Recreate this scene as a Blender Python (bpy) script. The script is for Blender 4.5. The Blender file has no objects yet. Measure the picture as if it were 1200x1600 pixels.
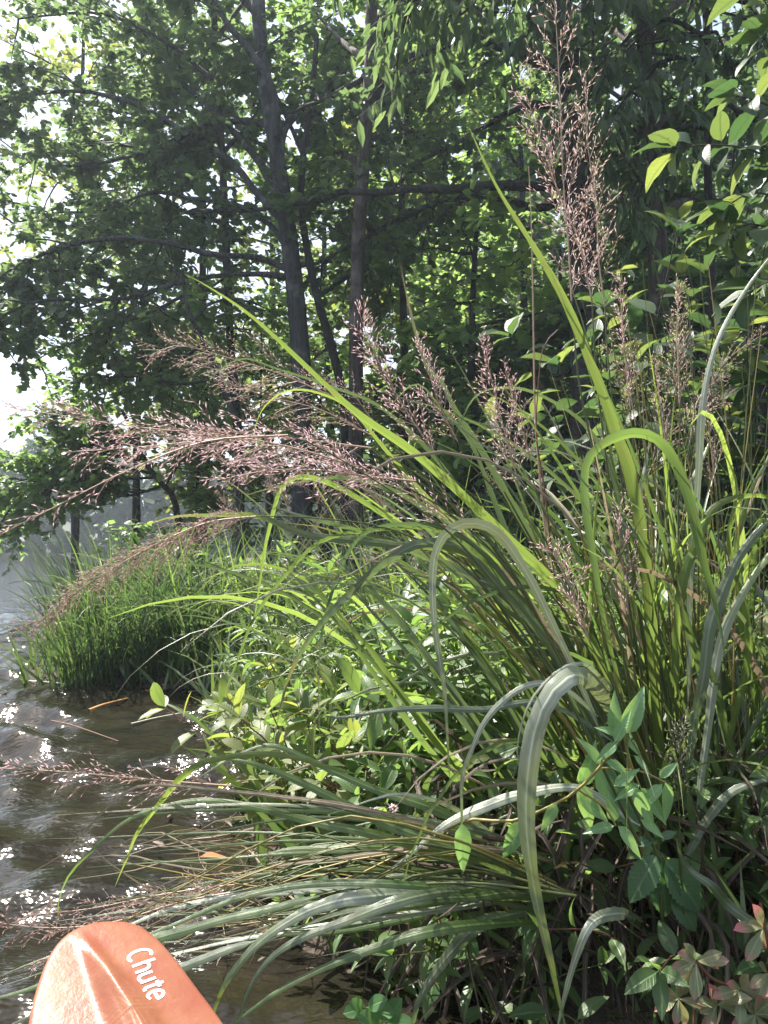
import bpy, math, random
import numpy as np
from mathutils import Vector, Matrix

R = random.Random(7)
NR = np.random.default_rng(7)
scene = bpy.context.scene
COL = scene.collection

# ------------------------------------------------------------------ camera
FPX = 1155.0                      # focal length in pixels of the 1200x1600 photograph
CAM_H = 0.80
PITCH = math.radians(2.23)
cam = bpy.data.cameras.new('camera')
cam.sensor_fit = 'VERTICAL'
cam.sensor_height = 24.0
cam.lens = 24.0 * FPX / 1600.0
cam.clip_start = 0.02
cam.clip_end = 2000.0
cam_o = bpy.data.objects.new('camera', cam)
CAM_M = Matrix.Translation((0, 0, CAM_H)) @ Matrix.Rotation(math.radians(90) + PITCH, 4, 'X')
cam_o.matrix_world = CAM_M
COL.objects.link(cam_o)
scene.camera = cam_o

# ------------------------------------------------------------------ light
SUN_AZ = math.radians(-48.0)      # from +Y, negative = to the left
SUN_EL = math.radians(55.0)
to_sun = Vector((math.sin(SUN_AZ) * math.cos(SUN_EL), math.cos(SUN_AZ) * math.cos(SUN_EL), math.sin(SUN_EL)))
sun = bpy.data.lights.new('sun', 'SUN')
sun.energy = 5.0
sun.angle = math.radians(0.5)
sun.color = (1.0, 0.95, 0.86)
sun_o = bpy.data.objects.new('sun', sun)
sun_o.rotation_euler = (-to_sun).to_track_quat('-Z', 'Y').to_euler()
sun_o.location = to_sun * 60
COL.objects.link(sun_o)

world = bpy.data.worlds.new('World')
scene.world = world
world.use_nodes = True
nt = world.node_tree
nt.nodes.clear()
w_out = nt.nodes.new('ShaderNodeOutputWorld')
w_bg = nt.nodes.new('ShaderNodeBackground')
w_bg.inputs['Strength'].default_value = 0.09
w_sky = nt.nodes.new('ShaderNodeTexSky')
w_sky.sky_type = 'NISHITA'
w_sky.sun_disc = False
w_sky.sun_elevation = SUN_EL
w_sky.sun_rotation = SUN_AZ
w_sky.air_density = 1.0
w_sky.dust_density = 2.5
w_tc = nt.nodes.new('ShaderNodeTexCoord')
w_map = nt.nodes.new('ShaderNodeMapping')
w_map.inputs['Scale'].default_value = (1.0, 1.0, 2.2)
w_noise = nt.nodes.new('ShaderNodeTexNoise')
w_noise.inputs['Scale'].default_value = 2.6
w_noise.inputs['Detail'].default_value = 7.0
w_noise.inputs['Roughness'].default_value = 0.55
w_ramp = nt.nodes.new('ShaderNodeValToRGB')
w_ramp.color_ramp.elements[0].position = 0.36
w_ramp.color_ramp.elements[1].position = 0.56
w_ramp.color_ramp.elements[1].color = (0.8, 0.8, 0.8, 1)
w_mix = nt.nodes.new('ShaderNodeMix')
w_mix.data_type = 'RGBA'
w_mix.inputs['B'].default_value = (3.8, 4.15, 4.6, 1)
nt.links.new(w_tc.outputs['Generated'], w_map.inputs['Vector'])
nt.links.new(w_map.outputs['Vector'], w_noise.inputs['Vector'])
nt.links.new(w_noise.outputs['Fac'], w_ramp.inputs['Fac'])
nt.links.new(w_ramp.outputs['Color'], w_mix.inputs['Factor'])
nt.links.new(w_sky.outputs['Color'], w_mix.inputs['A'])
nt.links.new(w_mix.outputs['Result'], w_bg.inputs['Color'])
nt.links.new(w_bg.outputs['Background'], w_out.inputs['Surface'])

scene.view_settings.view_transform = 'Standard'
scene.view_settings.look = 'None'
scene.view_settings.gamma = 1.0
scene.view_settings.use_curve_mapping = False
scene.view_settings.exposure = 1.7
scene.render.engine = 'CYCLES'
cy = scene.cycles
cy.use_denoising = True
cy.max_bounces = 8
cy.diffuse_bounces = 3
cy.glossy_bounces = 3
cy.transmission_bounces = 5
cy.transparent_max_bounces = 8
cy.volume_bounces = 0
cy.caustics_reflective = False
cy.caustics_refractive = False
cy.sample_clamp_indirect = 6.0

# ------------------------------------------------------------------ helpers
def P(px, py, d):
    """point seen at pixel (px, py) of the photograph, d metres in front of the camera"""
    return CAM_M @ Vector(((px - 600) / FPX * d, (800 - py) / FPX * d, -d))

def V(a):
    return np.asarray(a, dtype=float)

def nrm(v):
    v = V(v)
    n = np.linalg.norm(v, axis=-1, keepdims=True)
    return v / np.maximum(n, 1e-9)

def smooth_path(pts, n):
    """Catmull-Rom through pts, n points evenly spaced along it"""
    p = np.array([tuple(q) for q in pts], dtype=float)
    if len(p) == 2:
        t = np.linspace(0, 1, n)[:, None]
        return p[0] * (1 - t) + p[1] * t
    ext = np.vstack([2 * p[0] - p[1], p, 2 * p[-1] - p[-2]])
    out = []
    m = 10
    for i in range(1, len(ext) - 2):
        a, b, c, d = ext[i - 1], ext[i], ext[i + 1], ext[i + 2]
        t = np.linspace(0, 1, m, endpoint=False)[:, None]
        out.append(0.5 * (2 * b + (c - a) * t + (2 * a - 5 * b + 4 * c - d) * t ** 2 + (3 * b - a - 3 * c + d) * t ** 3))
    q = np.vstack(out + [p[-1:]])
    s = np.concatenate([[0], np.cumsum(np.linalg.norm(np.diff(q, axis=0), axis=1))])
    u = np.linspace(0, s[-1], n)
    return np.stack([np.interp(u, s, q[:, k]) for k in range(3)], 1)

def tangents(p):
    return nrm(np.gradient(p, axis=0))

class MB:
    """collects geometry for one mesh object"""
    def __init__(self):
        self.v, self.f, self.uv, self.m, self.r, self.n = [], [], [], [], [], 0

    def add(self, verts, faces, uv=None, mat=0, rnd=0.0):
        verts = np.asarray(verts, dtype=float).reshape(-1, 3)
        k = len(verts)
        self.v.append(verts)
        self.uv.append(np.zeros((k, 2)) if uv is None else np.asarray(uv, dtype=float))
        self.r.append(np.full(k, rnd) if np.isscalar(rnd) else np.asarray(rnd, dtype=float))
        off = self.n
        if isinstance(faces, np.ndarray):
            self.f.append(('a', faces + off))
        else:
            self.f.append(('l', [tuple(i + off for i in f) for f in faces]))
        self.m.append((mat, len(faces)))
        self.n += k

    def mesh(self, name, mats, smooth=True, rnd=True):
        me = bpy.data.meshes.new(name)
        v = np.vstack(self.v)
        sizes, idx, mi = [], [], []
        for (kind, fs), (m, k) in zip(self.f, self.m):
            if kind == 'a':
                sizes.append(np.full(len(fs), fs.shape[1], dtype=np.int32))
                idx.append(fs.ravel().astype(np.int32))
            else:
                sizes.append(np.array([len(f) for f in fs], dtype=np.int32))
                idx.append(np.array([i for f in fs for i in f], dtype=np.int32))
            mi.append(np.full(k, m, dtype=np.int32))
        sizes, idx, mi = np.concatenate(sizes), np.concatenate(idx), np.concatenate(mi)
        me.vertices.add(len(v))
        me.vertices.foreach_set('co', v.astype(np.float32).ravel())
        me.loops.add(len(idx))
        me.loops.foreach_set('vertex_index', idx)
        me.polygons.add(len(sizes))
        me.polygons.foreach_set('loop_start', np.concatenate([[0], np.cumsum(sizes)[:-1]]).astype(np.int32))
        me.polygons.foreach_set('material_index', mi)
        me.polygons.foreach_set('use_smooth', np.full(len(sizes), smooth))
        uvl = me.uv_layers.new(name='UVMap')
        uvl.data.foreach_set('uv', np.vstack(self.uv)[idx].astype(np.float32).ravel())
        if rnd:
            at = me.attributes.new('rnd', 'FLOAT', 'POINT')
            at.data.foreach_set('value', np.concatenate(self.r).astype(np.float32))
        for m in mats:
            me.materials.append(m)
        me.update(calc_edges=True)
        return me

def tube_geo(path, rad, sides=8, v_scale=1.0):
    p = V(path)
    n = len(p)
    rad = np.full(n, rad) if np.isscalar(rad) else V(rad)
    t = tangents(p)
    up = np.array([0, 0, 1.0]) if abs(t[0][2]) < 0.9 else np.array([1.0, 0, 0])
    a = nrm(np.cross(t[0], up))
    A = [a]
    for i in range(1, n):
        a = a - t[i] * np.dot(a, t[i])
        a = a / max(np.linalg.norm(a), 1e-9)
        A.append(a)
    A = V(A)
    B = np.cross(t, A)
    th = np.linspace(0, 2 * math.pi, sides, endpoint=False)
    ring = (A[:, None] * np.cos(th)[None, :, None] + B[:, None] * np.sin(th)[None, :, None]) * rad[:, None, None] + p[:, None]
    uv = np.zeros((n, sides, 2))
    uv[..., 0] = (th / (2 * math.pi))[None]
    uv[..., 1] = np.linspace(0, 1, n)[:, None] * v_scale
    i, j = np.meshgrid(np.arange(n - 1), np.arange(sides), indexing='ij')
    j2 = (j + 1) % sides
    f = np.stack([i * sides + j, i * sides + j2, (i + 1) * sides + j2, (i + 1) * sides + j], -1).reshape(-1, 4)
    return ring.reshape(-1, 3), f, uv.reshape(-1, 2)

def add_tube(mb, path, rad, sides=8, mat=0, rnd=0.0):
    v, f, uv = tube_geo(path, rad, sides)
    mb.add(v, f, uv, mat, rnd)

def ribbon_geo(path, width, side, fold=0.18):
    """a grass blade: three vertices across, folded along the midrib"""
    p = V(path)
    n = len(p)
    t = tangents(p)
    side = side - t * np.sum(side * t, 1, keepdims=True)
    side = nrm(side)
    nor = np.cross(side, t)
    w = V(width)[:, None]
    verts = np.stack([p - side * w / 2, p - nor * w * fold, p + side * w / 2], 1)
    uv = np.zeros((n, 3, 2))
    uv[:, :, 0] = np.array([0, 0.5, 1])[None]
    uv[:, :, 1] = np.linspace(0, 1, n)[:, None]
    i, j = np.meshgrid(np.arange(n - 1), np.arange(2), indexing='ij')
    f = np.stack([i * 3 + j, i * 3 + j + 1, (i + 1) * 3 + j + 1, (i + 1) * 3 + j], -1).reshape(-1, 4)
    return verts.reshape(-1, 3), f, uv.reshape(-1, 2)

def link(name, data, parent=None, loc=None):
    o = bpy.data.objects.new(name, data)
    COL.objects.link(o)
    if loc is not None:
        o.location = loc
    if parent is not None:
        o.parent = parent
    return o

def thing(name, label, cat, loc, group=None):
    o = bpy.data.objects.new(name, None)
    o.empty_display_size = 0.1
    COL.objects.link(o)
    o.location = loc
    o['label'] = label
    o['category'] = cat
    if group:
        o['group'] = group
    return o

def part(name, me, root, kind=None, holder=None):
    """mesh given in world coordinates, hung under a thing (or under a part of it)"""
    o = bpy.data.objects.new(name, me)
    COL.objects.link(o)
    if holder is not None:
        o.parent = holder
    else:
        o.parent = root
        o.location = -Vector(root.location)
    if kind:
        o['kind'] = kind
    return o

def frame(x, y, z, pos, s):
    m = Matrix((x, y, z)).transposed().to_4x4()
    if np.isscalar(s):
        s = (s, s, s)
    m = m @ Matrix.Diagonal((s[0], s[1], s[2], 1))
    m.translation = pos
    return m

# ------------------------------------------------------------------ materials
class NT:
    def __init__(self, name):
        self.m = bpy.data.materials.new(name)
        self.m.use_nodes = True
        self.t = self.m.node_tree
        self.t.nodes.clear()
        self.out = self.t.nodes.new('ShaderNodeOutputMaterial')

    def n(self, kind, **kw):
        x = self.t.nodes.new(kind)
        for k, v in kw.items():
            setattr(x, k, v)
        return x

    def l(self, a, b):
        self.t.links.new(a, b)

    def mix(self, fac, a, b):
        x = self.n('ShaderNodeMix', data_type='RGBA')
        for sock, val in (('Factor', fac), ('A', a), ('B', b)):
            if hasattr(val, 'links') or hasattr(val, 'is_output'):
                self.l(val, x.inputs[sock])
            elif sock == 'Factor':
                x.inputs[sock].default_value = val
            else:
                x.inputs[sock].default_value = (*val, 1) if len(val) == 3 else val
        return x.outputs['Result']

    def math(self, op, a, b=0.0, clamp=False):
        x = self.n('ShaderNodeMath', operation=op, use_clamp=clamp)
        for i, val in enumerate((a, b)):
            if hasattr(val, 'is_output'):
                self.l(val, x.inputs[i])
            else:
                x.inputs[i].default_value = val
        return x.outputs[0]

    def ramp(self, fac, p0, p1):
        x = self.n('ShaderNodeMapRange')
        x.inputs['From Min'].default_value = p0
        x.inputs['From Max'].default_value = p1
        self.l(fac, x.inputs['Value'])
        return x.outputs['Result']

    def noise(self, vec, scale, detail=3.0, rough=0.5):
        x = self.n('ShaderNodeTexNoise')
        x.inputs['Scale'].default_value = scale
        x.inputs['Detail'].default_value = detail
        x.inputs['Roughness'].default_value = rough
        if vec is not None:
            self.l(vec, x.inputs['Vector'])
        return x.outputs['Fac']

    def mapping(self, vec, scale):
        x = self.n('ShaderNodeMapping')
        x.inputs['Scale'].default_value = scale
        self.l(vec, x.inputs['Vector'])
        return x.outputs['Vector']

    def rnd(self):
        a = self.n('ShaderNodeAttribute', attribute_name='rnd')
        o = self.n('ShaderNodeObjectInfo')
        return self.math('FRACT', self.math('ADD', a.outputs['Fac'], o.outputs['Random']))

    def bump(self, h, strength, dist=0.01):
        x = self.n('ShaderNodeBump')
        x.inputs['Strength'].default_value = strength
        x.inputs['Distance'].default_value = dist
        self.l(h, x.inputs['Height'])
        return x.outputs['Normal']

def leaf_mat(name, c0, c1, t0, t1, tf=0.5, rough=0.4, spec=0.5, vein='mid', tip=None, tip_at=0.75, spots=0.0, spot_col=(0.12, 0.07, 0.03), skew=1.0):
    """a thin leaf: gloss on a diffuse body, light through it by a translucent lobe"""
    def soft(c, q=0.14):
        m = 0.3 * c[0] + 0.6 * c[1] + 0.1 * c[2]
        return tuple(x * (1 - q) + m * q for x in c)
    c0, c1, t0, t1 = soft(c0), soft(c1), soft(t0), soft(t1)
    k = NT(name)
    rn = k.rnd()
    uvn = k.n('ShaderNodeUVMap')
    sep = k.n('ShaderNodeSeparateXYZ')
    k.l(uvn.outputs['UV'], sep.inputs[0])
    u, v = sep.outputs['X'], sep.outputs['Y']
    col = k.mix(rn, c0, c1)
    tcol = k.mix(k.math('POWER', rn, skew), t0, t1)
    height = None
    du = k.math('ABSOLUTE', k.math('SUBTRACT', u, 0.5))
    if vein == 'grass':
        st = k.noise(k.mapping(uvn.outputs['UV'], (26.0, 0.6, 1.0)), 1.0, 2.0)
        mid = k.math('SUBTRACT', 1.0, k.ramp(du, 0.035, 0.09))
        col = k.mix(k.math('MULTIPLY', mid, 0.75), col, tuple(min(1, c * 2.6 + 0.03) for c in c1))
        s2 = k.ramp(st, 0.35, 0.65)
        col = k.mix(k.math('MULTIPLY', s2, 0.65), col, tuple(c * 0.5 for c in c0))
        tcol = k.mix(k.math('MULTIPLY', s2, 0.35), tcol, tuple(c * 0.6 for c in t0))
        tcol = k.mix(k.math('MULTIPLY', mid, 0.5), tcol, tuple(c * 0.5 for c in t0))
        gg = k.n('ShaderNodeNewGeometry')
        bl = k.ramp(k.noise(gg.outputs['Position'], 22.0, 4.0, 0.6), 0.52, 0.72)
        col = k.mix(k.math('MULTIPLY', bl, 0.3), col, (0.20, 0.17, 0.07))
        tcol = k.mix(k.math('MULTIPLY', bl, 0.4), tcol, (0.22, 0.20, 0.05))
        height = st
    elif vein in ('mid', 'net'):
        mid = k.math('SUBTRACT', 1.0, k.ramp(du, 0.01, 0.035))
        w = k.n('ShaderNodeTexWave', wave_type='BANDS', bands_direction='Y')
        w.inputs['Scale'].default_value = 1.0
        w.inputs['Distortion'].default_value = 0.4
        comb = k.n('ShaderNodeCombineXYZ')
        k.l(k.math('SUBTRACT', k.math('MULTIPLY', v, 3.2), k.math('MULTIPLY', du, 2.6)), comb.inputs['Y'])
        k.l(comb.outputs[0], w.inputs['Vector'])
        side = k.ramp(w.outputs['Fac'], 0.86, 1.0)
        vv = k.math('MAXIMUM', mid, k.math('MULTIPLY', side, 0.55))
        col = k.mix(k.math('MULTIPLY', vv, 0.5), col, tuple(min(1, c * 1.9 + 0.02) for c in c1))
        tcol = k.mix(k.math('MULTIPLY', vv, 0.45), tcol, tuple(c * 0.45 for c in t0))
        height = k.math('ADD', k.math('MULTIPLY', vv, -1.0), k.math('MULTIPLY', k.noise(uvn.outputs['UV'], 14.0, 2.0), 0.6))
    if spots > 0 or tip:
        g = k.n('ShaderNodeNewGeometry')
        sp = k.noise(g.outputs['Position'], 55.0, 3.0)
    if spots > 0:
        sm = k.ramp(sp, 0.68 - 0.1 * spots, 0.74)
        sm = k.math('MULTIPLY', sm, 0.8)
        col = k.mix(sm, col, spot_col)
        tcol = k.mix(sm, tcol, spot_col)
    if tip:
        r2 = k.math('FRACT', k.math('MULTIPLY', rn, 7.31))
        edge = k.math('ADD', k.math('SUBTRACT', v, k.math('MULTIPLY', r2, 0.5)), k.math('MULTIPLY', k.math('SUBTRACT', sp, 0.5), 0.35))
        tm = k.ramp(edge, tip_at - 0.25, tip_at + 0.12)
        col = k.mix(tm, col, tip[0])
        tcol = k.mix(tm, tcol, tip[1])
    bs = k.n('ShaderNodeBsdfPrincipled')
    bs.inputs['Roughness'].default_value = rough
    bs.inputs['Specular IOR Level'].default_value = spec
    tr = k.n('ShaderNodeBsdfTranslucent')
    k.l(col, bs.inputs['Base Color'])
    k.l(tcol, tr.inputs['Color'])
    if height is not None:
        nb = k.bump(height, 0.35, 0.002)
        k.l(nb, bs.inputs['Normal'])
    mx = k.n('ShaderNodeMixShader')
    mx.inputs['Fac'].default_value = tf
    k.l(bs.outputs[0], mx.inputs[1])
    k.l(tr.outputs[0], mx.inputs[2])
    k.l(mx.outputs[0], k.out.inputs['Surface'])
    return k.m

def solid_mat(name, c0, c1, rough=0.7, spec=0.3, scale=30.0, tf=0.0, tcol=None):
    k = NT(name)
    g = k.n('ShaderNodeNewGeometry')
    no = k.noise(g.outputs['Position'], scale, 4.0)
    f = k.math('ADD', k.math('MULTIPLY', k.ramp(no, 0.3, 0.7), 0.6), k.math('MULTIPLY', k.rnd(), 0.4))
    bs = k.n('ShaderNodeBsdfPrincipled')
    bs.inputs['Roughness'].default_value = rough
    bs.inputs['Specular IOR Level'].default_value = spec
    k.l(k.mix(f, c0, c1), bs.inputs['Base Color'])
    if tf > 0:
        tr = k.n('ShaderNodeBsdfTranslucent')
        tr.inputs['Color'].default_value = (*tcol, 1)
        mx = k.n('ShaderNodeMixShader')
        mx.inputs['Fac'].default_value = tf
        k.l(bs.outputs[0], mx.inputs[1])
        k.l(tr.outputs[0], mx.inputs[2])
        k.l(mx.outputs[0], k.out.inputs['Surface'])
    else:
        k.l(bs.outputs[0], k.out.inputs['Surface'])
    return k.m

def bark_mat(name, c0, c1, lichen, furrow=1.0):
    k = NT(name)
    tc = k.n('ShaderNodeTexCoord')
    ob = tc.outputs['Object']
    n1 = k.noise(k.mapping(ob, (9.0, 9.0, 1.3)), 3.0, 5.0, 0.65)
    n2 = k.noise(ob, 5.0, 3.0)
    n3 = k.noise(ob, 34.0, 4.0)
    col = k.mix(k.ramp(n1, 0.32, 0.68), c0, c1)
    col = k.mix(k.math('MULTIPLY', k.ramp(n2, 0.52, 0.66), 0.7), col, lichen)
    col = k.mix(k.math('MULTIPLY', k.ramp(n3, 0.55, 0.75), 0.3), col, tuple(c * 0.5 for c in c0))
    bs = k.n('ShaderNodeBsdfPrincipled')
    bs.inputs['Roughness'].default_value = 0.85
    bs.inputs['Specular IOR Level'].default_value = 0.2
    k.l(col, bs.inputs['Base Color'])
    h = k.math('ADD', k.math('MULTIPLY', n1, furrow), k.math('MULTIPLY', n3, 0.35))
    k.l(k.bump(h, 1.0, 0.05), bs.inputs['Normal'])
    k.l(bs.outputs[0], k.out.inputs['Surface'])
    return k.m

DRY_TIP = ((0.26, 0.17, 0.08), (0.30, 0.20, 0.08))
YEL_TIP = ((0.20, 0.22, 0.03), (0.45, 0.50, 0.05))
M_GRASS = leaf_mat('grass_leaf', (0.045, 0.085, 0.022), (0.085, 0.13, 0.030), (0.10, 0.20, 0.022), (0.22, 0.32, 0.035), 0.46, 0.32, 0.75, 'grass', DRY_TIP, 1.0)
M_BLUE = leaf_mat('grass_leaf_grey', (0.075, 0.112, 0.052), (0.12, 0.158, 0.075), (0.12, 0.21, 0.05), (0.18, 0.28, 0.06), 0.36, 0.32, 0.9, 'grass', DRY_TIP, 0.98)
M_BRIGHT = leaf_mat('grass_leaf_bright', (0.08, 0.14, 0.02), (0.11, 0.16, 0.025), (0.24, 0.38, 0.03), (0.30, 0.42, 0.035), 0.55, 0.36, 0.5, 'grass', YEL_TIP, 1.15)
M_GREEN = leaf_mat('grass_leaf_green', (0.075, 0.14, 0.03), (0.10, 0.165, 0.035), (0.18, 0.32, 0.03), (0.24, 0.38, 0.04), 0.45, 0.32, 0.8, 'grass', ((0.22, 0.24, 0.16), (0.3, 0.3, 0.12)), 1.0)
M_PALE_SHEEN = leaf_mat('grass_leaf_pale_sheen', (0.25, 0.29, 0.19), (0.34, 0.36, 0.25), (0.27, 0.36, 0.10), (0.33, 0.40, 0.11), 0.17, 0.30, 1.0, 'grass', ((0.12, 0.18, 0.03), (0.44, 0.54, 0.04)), 0.68)  # gloss sheen and pale undersides both put into one light base colour
M_DRY = leaf_mat('grass_leaf_dry', (0.23, 0.17, 0.11), (0.34, 0.27, 0.18), (0.30, 0.21, 0.11), (0.36, 0.28, 0.16), 0.35, 0.6, 0.3, 'grass')
M_DEAD = leaf_mat('grass_leaf_dead', (0.050, 0.036, 0.030), (0.14, 0.105, 0.085), (0.08, 0.055, 0.045), (0.15, 0.11, 0.08), 0.25, 0.7, 0.2, 'grass')
M_CULM = solid_mat('grass_stem', (0.055, 0.075, 0.02), (0.11, 0.12, 0.04), 0.45, 0.5, 60, 0.15, (0.3, 0.35, 0.05))
M_CULM_RED = solid_mat('stem_red', (0.12, 0.045, 0.035), (0.20, 0.09, 0.05), 0.5, 0.4, 60)
M_CULM_YEL = solid_mat('stem_yellow', (0.24, 0.19, 0.05), (0.33, 0.27, 0.08), 0.45, 0.5, 60, 0.15, (0.5, 0.42, 0.08))
M_SPIKE = solid_mat('spikelet_pink', (0.66, 0.46, 0.485), (0.84, 0.73, 0.73), 0.5, 0.5, 90, 0.6, (0.95, 0.76, 0.78))
M_SPIKE_TAN = solid_mat('spikelet_tan', (0.62, 0.50, 0.43), (0.80, 0.70, 0.62), 0.5, 0.5, 90, 0.6, (0.90, 0.76, 0.67))
M_SPIKE_PURPLE = solid_mat('spikelet_purple', (0.50, 0.35, 0.36), (0.68, 0.54, 0.52), 0.5, 0.4, 90, 0.6, (0.80, 0.60, 0.58))
M_SPIKE_GREEN = solid_mat('spikelet_green', (0.30, 0.33, 0.20), (0.45, 0.45, 0.30), 0.6, 0.3, 90, 0.3, (0.4, 0.45, 0.2))
M_TREE = leaf_mat('tree_leaf', (0.050, 0.098, 0.048), (0.085, 0.138, 0.062), (0.13, 0.24, 0.06), (0.23, 0.34, 0.08), 0.5, 0.42, 0.5, None)
M_TREE_YEL = leaf_mat('tree_leaf_yellow', (0.05, 0.085, 0.02), (0.09, 0.12, 0.025), (0.22, 0.32, 0.03), (0.34, 0.38, 0.04), 0.5, 0.45, 0.4, None)
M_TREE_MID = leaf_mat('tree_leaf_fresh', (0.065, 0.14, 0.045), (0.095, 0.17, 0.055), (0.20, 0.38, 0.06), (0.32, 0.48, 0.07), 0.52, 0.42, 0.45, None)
M_TREE_LIT = leaf_mat('tree_leaf_sunlit', (0.09, 0.19, 0.05), (0.13, 0.23, 0.06), (0.28, 0.50, 0.06), (0.40, 0.58, 0.08), 0.52, 0.42, 0.45, None)  # lighter leaf colour stands in for sunlight on the centre crowns
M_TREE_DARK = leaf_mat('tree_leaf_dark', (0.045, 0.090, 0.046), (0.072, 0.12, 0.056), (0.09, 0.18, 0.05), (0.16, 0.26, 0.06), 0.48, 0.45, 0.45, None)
M_FAR = leaf_mat('far_leaf', (0.022, 0.045, 0.025), (0.04, 0.065, 0.03), (0.04, 0.08, 0.03), (0.06, 0.10, 0.03), 0.35, 0.6, 0.2, None)
M_BROAD = leaf_mat('broad_leaf', (0.042, 0.080, 0.042), (0.075, 0.115, 0.055), (0.07, 0.16, 0.03), (0.36, 0.44, 0.04), 0.42, 0.42, 0.5, 'mid', None, 0.8, 0.5, skew=2.6)
M_OVAL = leaf_mat('oval_leaf', (0.075, 0.12, 0.028), (0.13, 0.16, 0.035), (0.16, 0.28, 0.03), (0.50, 0.52, 0.04), 0.5, 0.45, 0.5, 'mid', None, 0.8, 0.6, skew=1.2)
M_HERB = leaf_mat('herb_leaf', (0.055, 0.12, 0.036), (0.095, 0.16, 0.048), (0.18, 0.36, 0.035), (0.32, 0.48, 0.045), 0.46, 0.40, 0.5, 'mid', None, 0.8, 0.5)
M_MINT = leaf_mat('mint_leaf', (0.13, 0.28, 0.10), (0.18, 0.34, 0.13), (0.30, 0.56, 0.07), (0.38, 0.62, 0.08), 0.40, 0.40, 0.55, 'mid')
M_SERR = leaf_mat('toothed_leaf', (0.055, 0.13, 0.05), (0.075, 0.155, 0.06), (0.10, 0.25, 0.03), (0.14, 0.30, 0.04), 0.35, 0.42, 0.5, 'mid')
M_RED = leaf_mat('blushed_leaf', (0.16, 0.22, 0.09), (0.25, 0.24, 0.12), (0.30, 0.32, 0.07), (0.45, 0.26, 0.12), 0.35, 0.38, 0.6, 'mid', ((0.52, 0.16, 0.17), (0.62, 0.22, 0.2)), 0.70)
M_LITTLE = leaf_mat('little_leaf', (0.05, 0.15, 0.04), (0.08, 0.19, 0.05), (0.20, 0.42, 0.05), (0.26, 0.48, 0.06), 0.35, 0.4, 0.5, 'mid')
M_BARK = bark_mat('bark_grey', (0.030, 0.031, 0.033), (0.085, 0.087, 0.09), (0.17, 0.185, 0.18))
M_BARK_DARK = bark_mat('bark_dark', (0.018, 0.017, 0.017), (0.055, 0.052, 0.05), (0.09, 0.09, 0.085))
M_BARK_BROWN = bark_mat('bark_brown', (0.035, 0.028, 0.025), (0.12, 0.10, 0.085), (0.20, 0.19, 0.175), 1.4)
M_TWIG = solid_mat('twig', (0.035, 0.03, 0.027), (0.075, 0.065, 0.055), 0.8, 0.2, 20)

# ------------------------------------------------------------------ ground, water, far shore
SHORE = np.array([(9.0, -1.0), (3.0, 0.45), (1.2, 0.98), (0.6, 1.12), (0.27, 1.22), (-0.12, 1.48), (-0.30, 1.85), (-0.42, 2.5), (-0.72, 3.3),
                  (-0.95, 4.0), (-1.4, 4.15), (-1.95, 4.15), (-2.2, 4.5), (-2.1, 5.2), (-1.9, 6.2), (-2.2, 7.6), (-3.2, 9.5), (-5.4, 12.0),
                  (-7.0, 16.0), (-6.0, 25.0), (0.0, 40.0), (30.0, 62.0), (90.0, 70.0), (90.0, -1.0)])

def shore_dist(x, y):
    """metres inside the bank (positive) or out on the water (negative)"""
    x, y = np.atleast_1d(V(x)), np.atleast_1d(V(y))
    best = np.full(x.shape, 1e9)
    inside = np.zeros(x.shape, bool)
    a = SHORE
    b = np.roll(SHORE, -1, axis=0)
    for (x0, y0), (x1, y1) in zip(a, b):
        dx, dy = x1 - x0, y1 - y0
        t = np.clip(((x - x0) * dx + (y - y0) * dy) / (dx * dx + dy * dy), 0, 1)
        best = np.minimum(best, np.hypot(x - x0 - t * dx, y - y0 - t * dy))
        c = (y0 > y) != (y1 > y)
        with np.errstate(divide='ignore', invalid='ignore'):
            xi = x0 + (y - y0) * dx / (dy if dy else 1e-9)
        inside ^= c & (x < xi)
    return np.where(inside, best, -best)

def ground_z(x, y):
    d = shore_dist(x, y)
    n = 0.03 * np.sin(3.1 * np.atleast_1d(V(x)) + 1.3) * np.cos(2.7 * np.atleast_1d(V(y))) + 0.015 * np.sin(9.0 * np.atleast_1d(V(x)) + 5.0 * np.atleast_1d(V(y)))
    zin = 0.16 * (1 - np.exp(-np.maximum(d, 0) / 0.25)) + 0.05 * np.minimum(np.maximum(d, 0), 14) + n * np.minimum(np.maximum(d, 0) * 2, 1)
    zout = -0.45 * (1 - np.exp(-np.maximum(-d, 0) / 0.5))
    return np.where(d > 0, zin, zout) - 0.01

def gz(x, y):
    return float(ground_z(x, y)[0])

def spaced(lo, hi, dense_lo, dense_hi, step, grow=1.12):
    xs = list(np.arange(dense_lo, dense_hi, step))
    s, x = step, dense_lo
    left = []
    while x > lo:
        s *= grow
        x -= s
        left.append(max(x, lo))
    s, x = step, xs[-1]
    right = []
    while x < hi:
        s *= grow
        x += s
        right.append(min(x, hi))
    return np.array(left[::-1] + xs + right)

def sheet(xs, ys, z, name, mat):
    X, Y = np.meshgrid(xs, ys)
    Z = z(X, Y)
    n, m = X.shape
    i, j = np.meshgrid(np.arange(n - 1), np.arange(m - 1), indexing='ij')
    f = np.stack([i * m + j, i * m + j + 1, (i + 1) * m + j + 1, (i + 1) * m + j], -1).reshape(-1, 4)
    mb = MB()
    mb.add(np.stack([X, Y, Z], -1).reshape(-1, 3), f, np.stack([X, Y], -1).reshape(-1, 2))
    o = link(name, mb.mesh(name, [mat], rnd=False))
    o['kind'] = 'structure'
    return o

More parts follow.
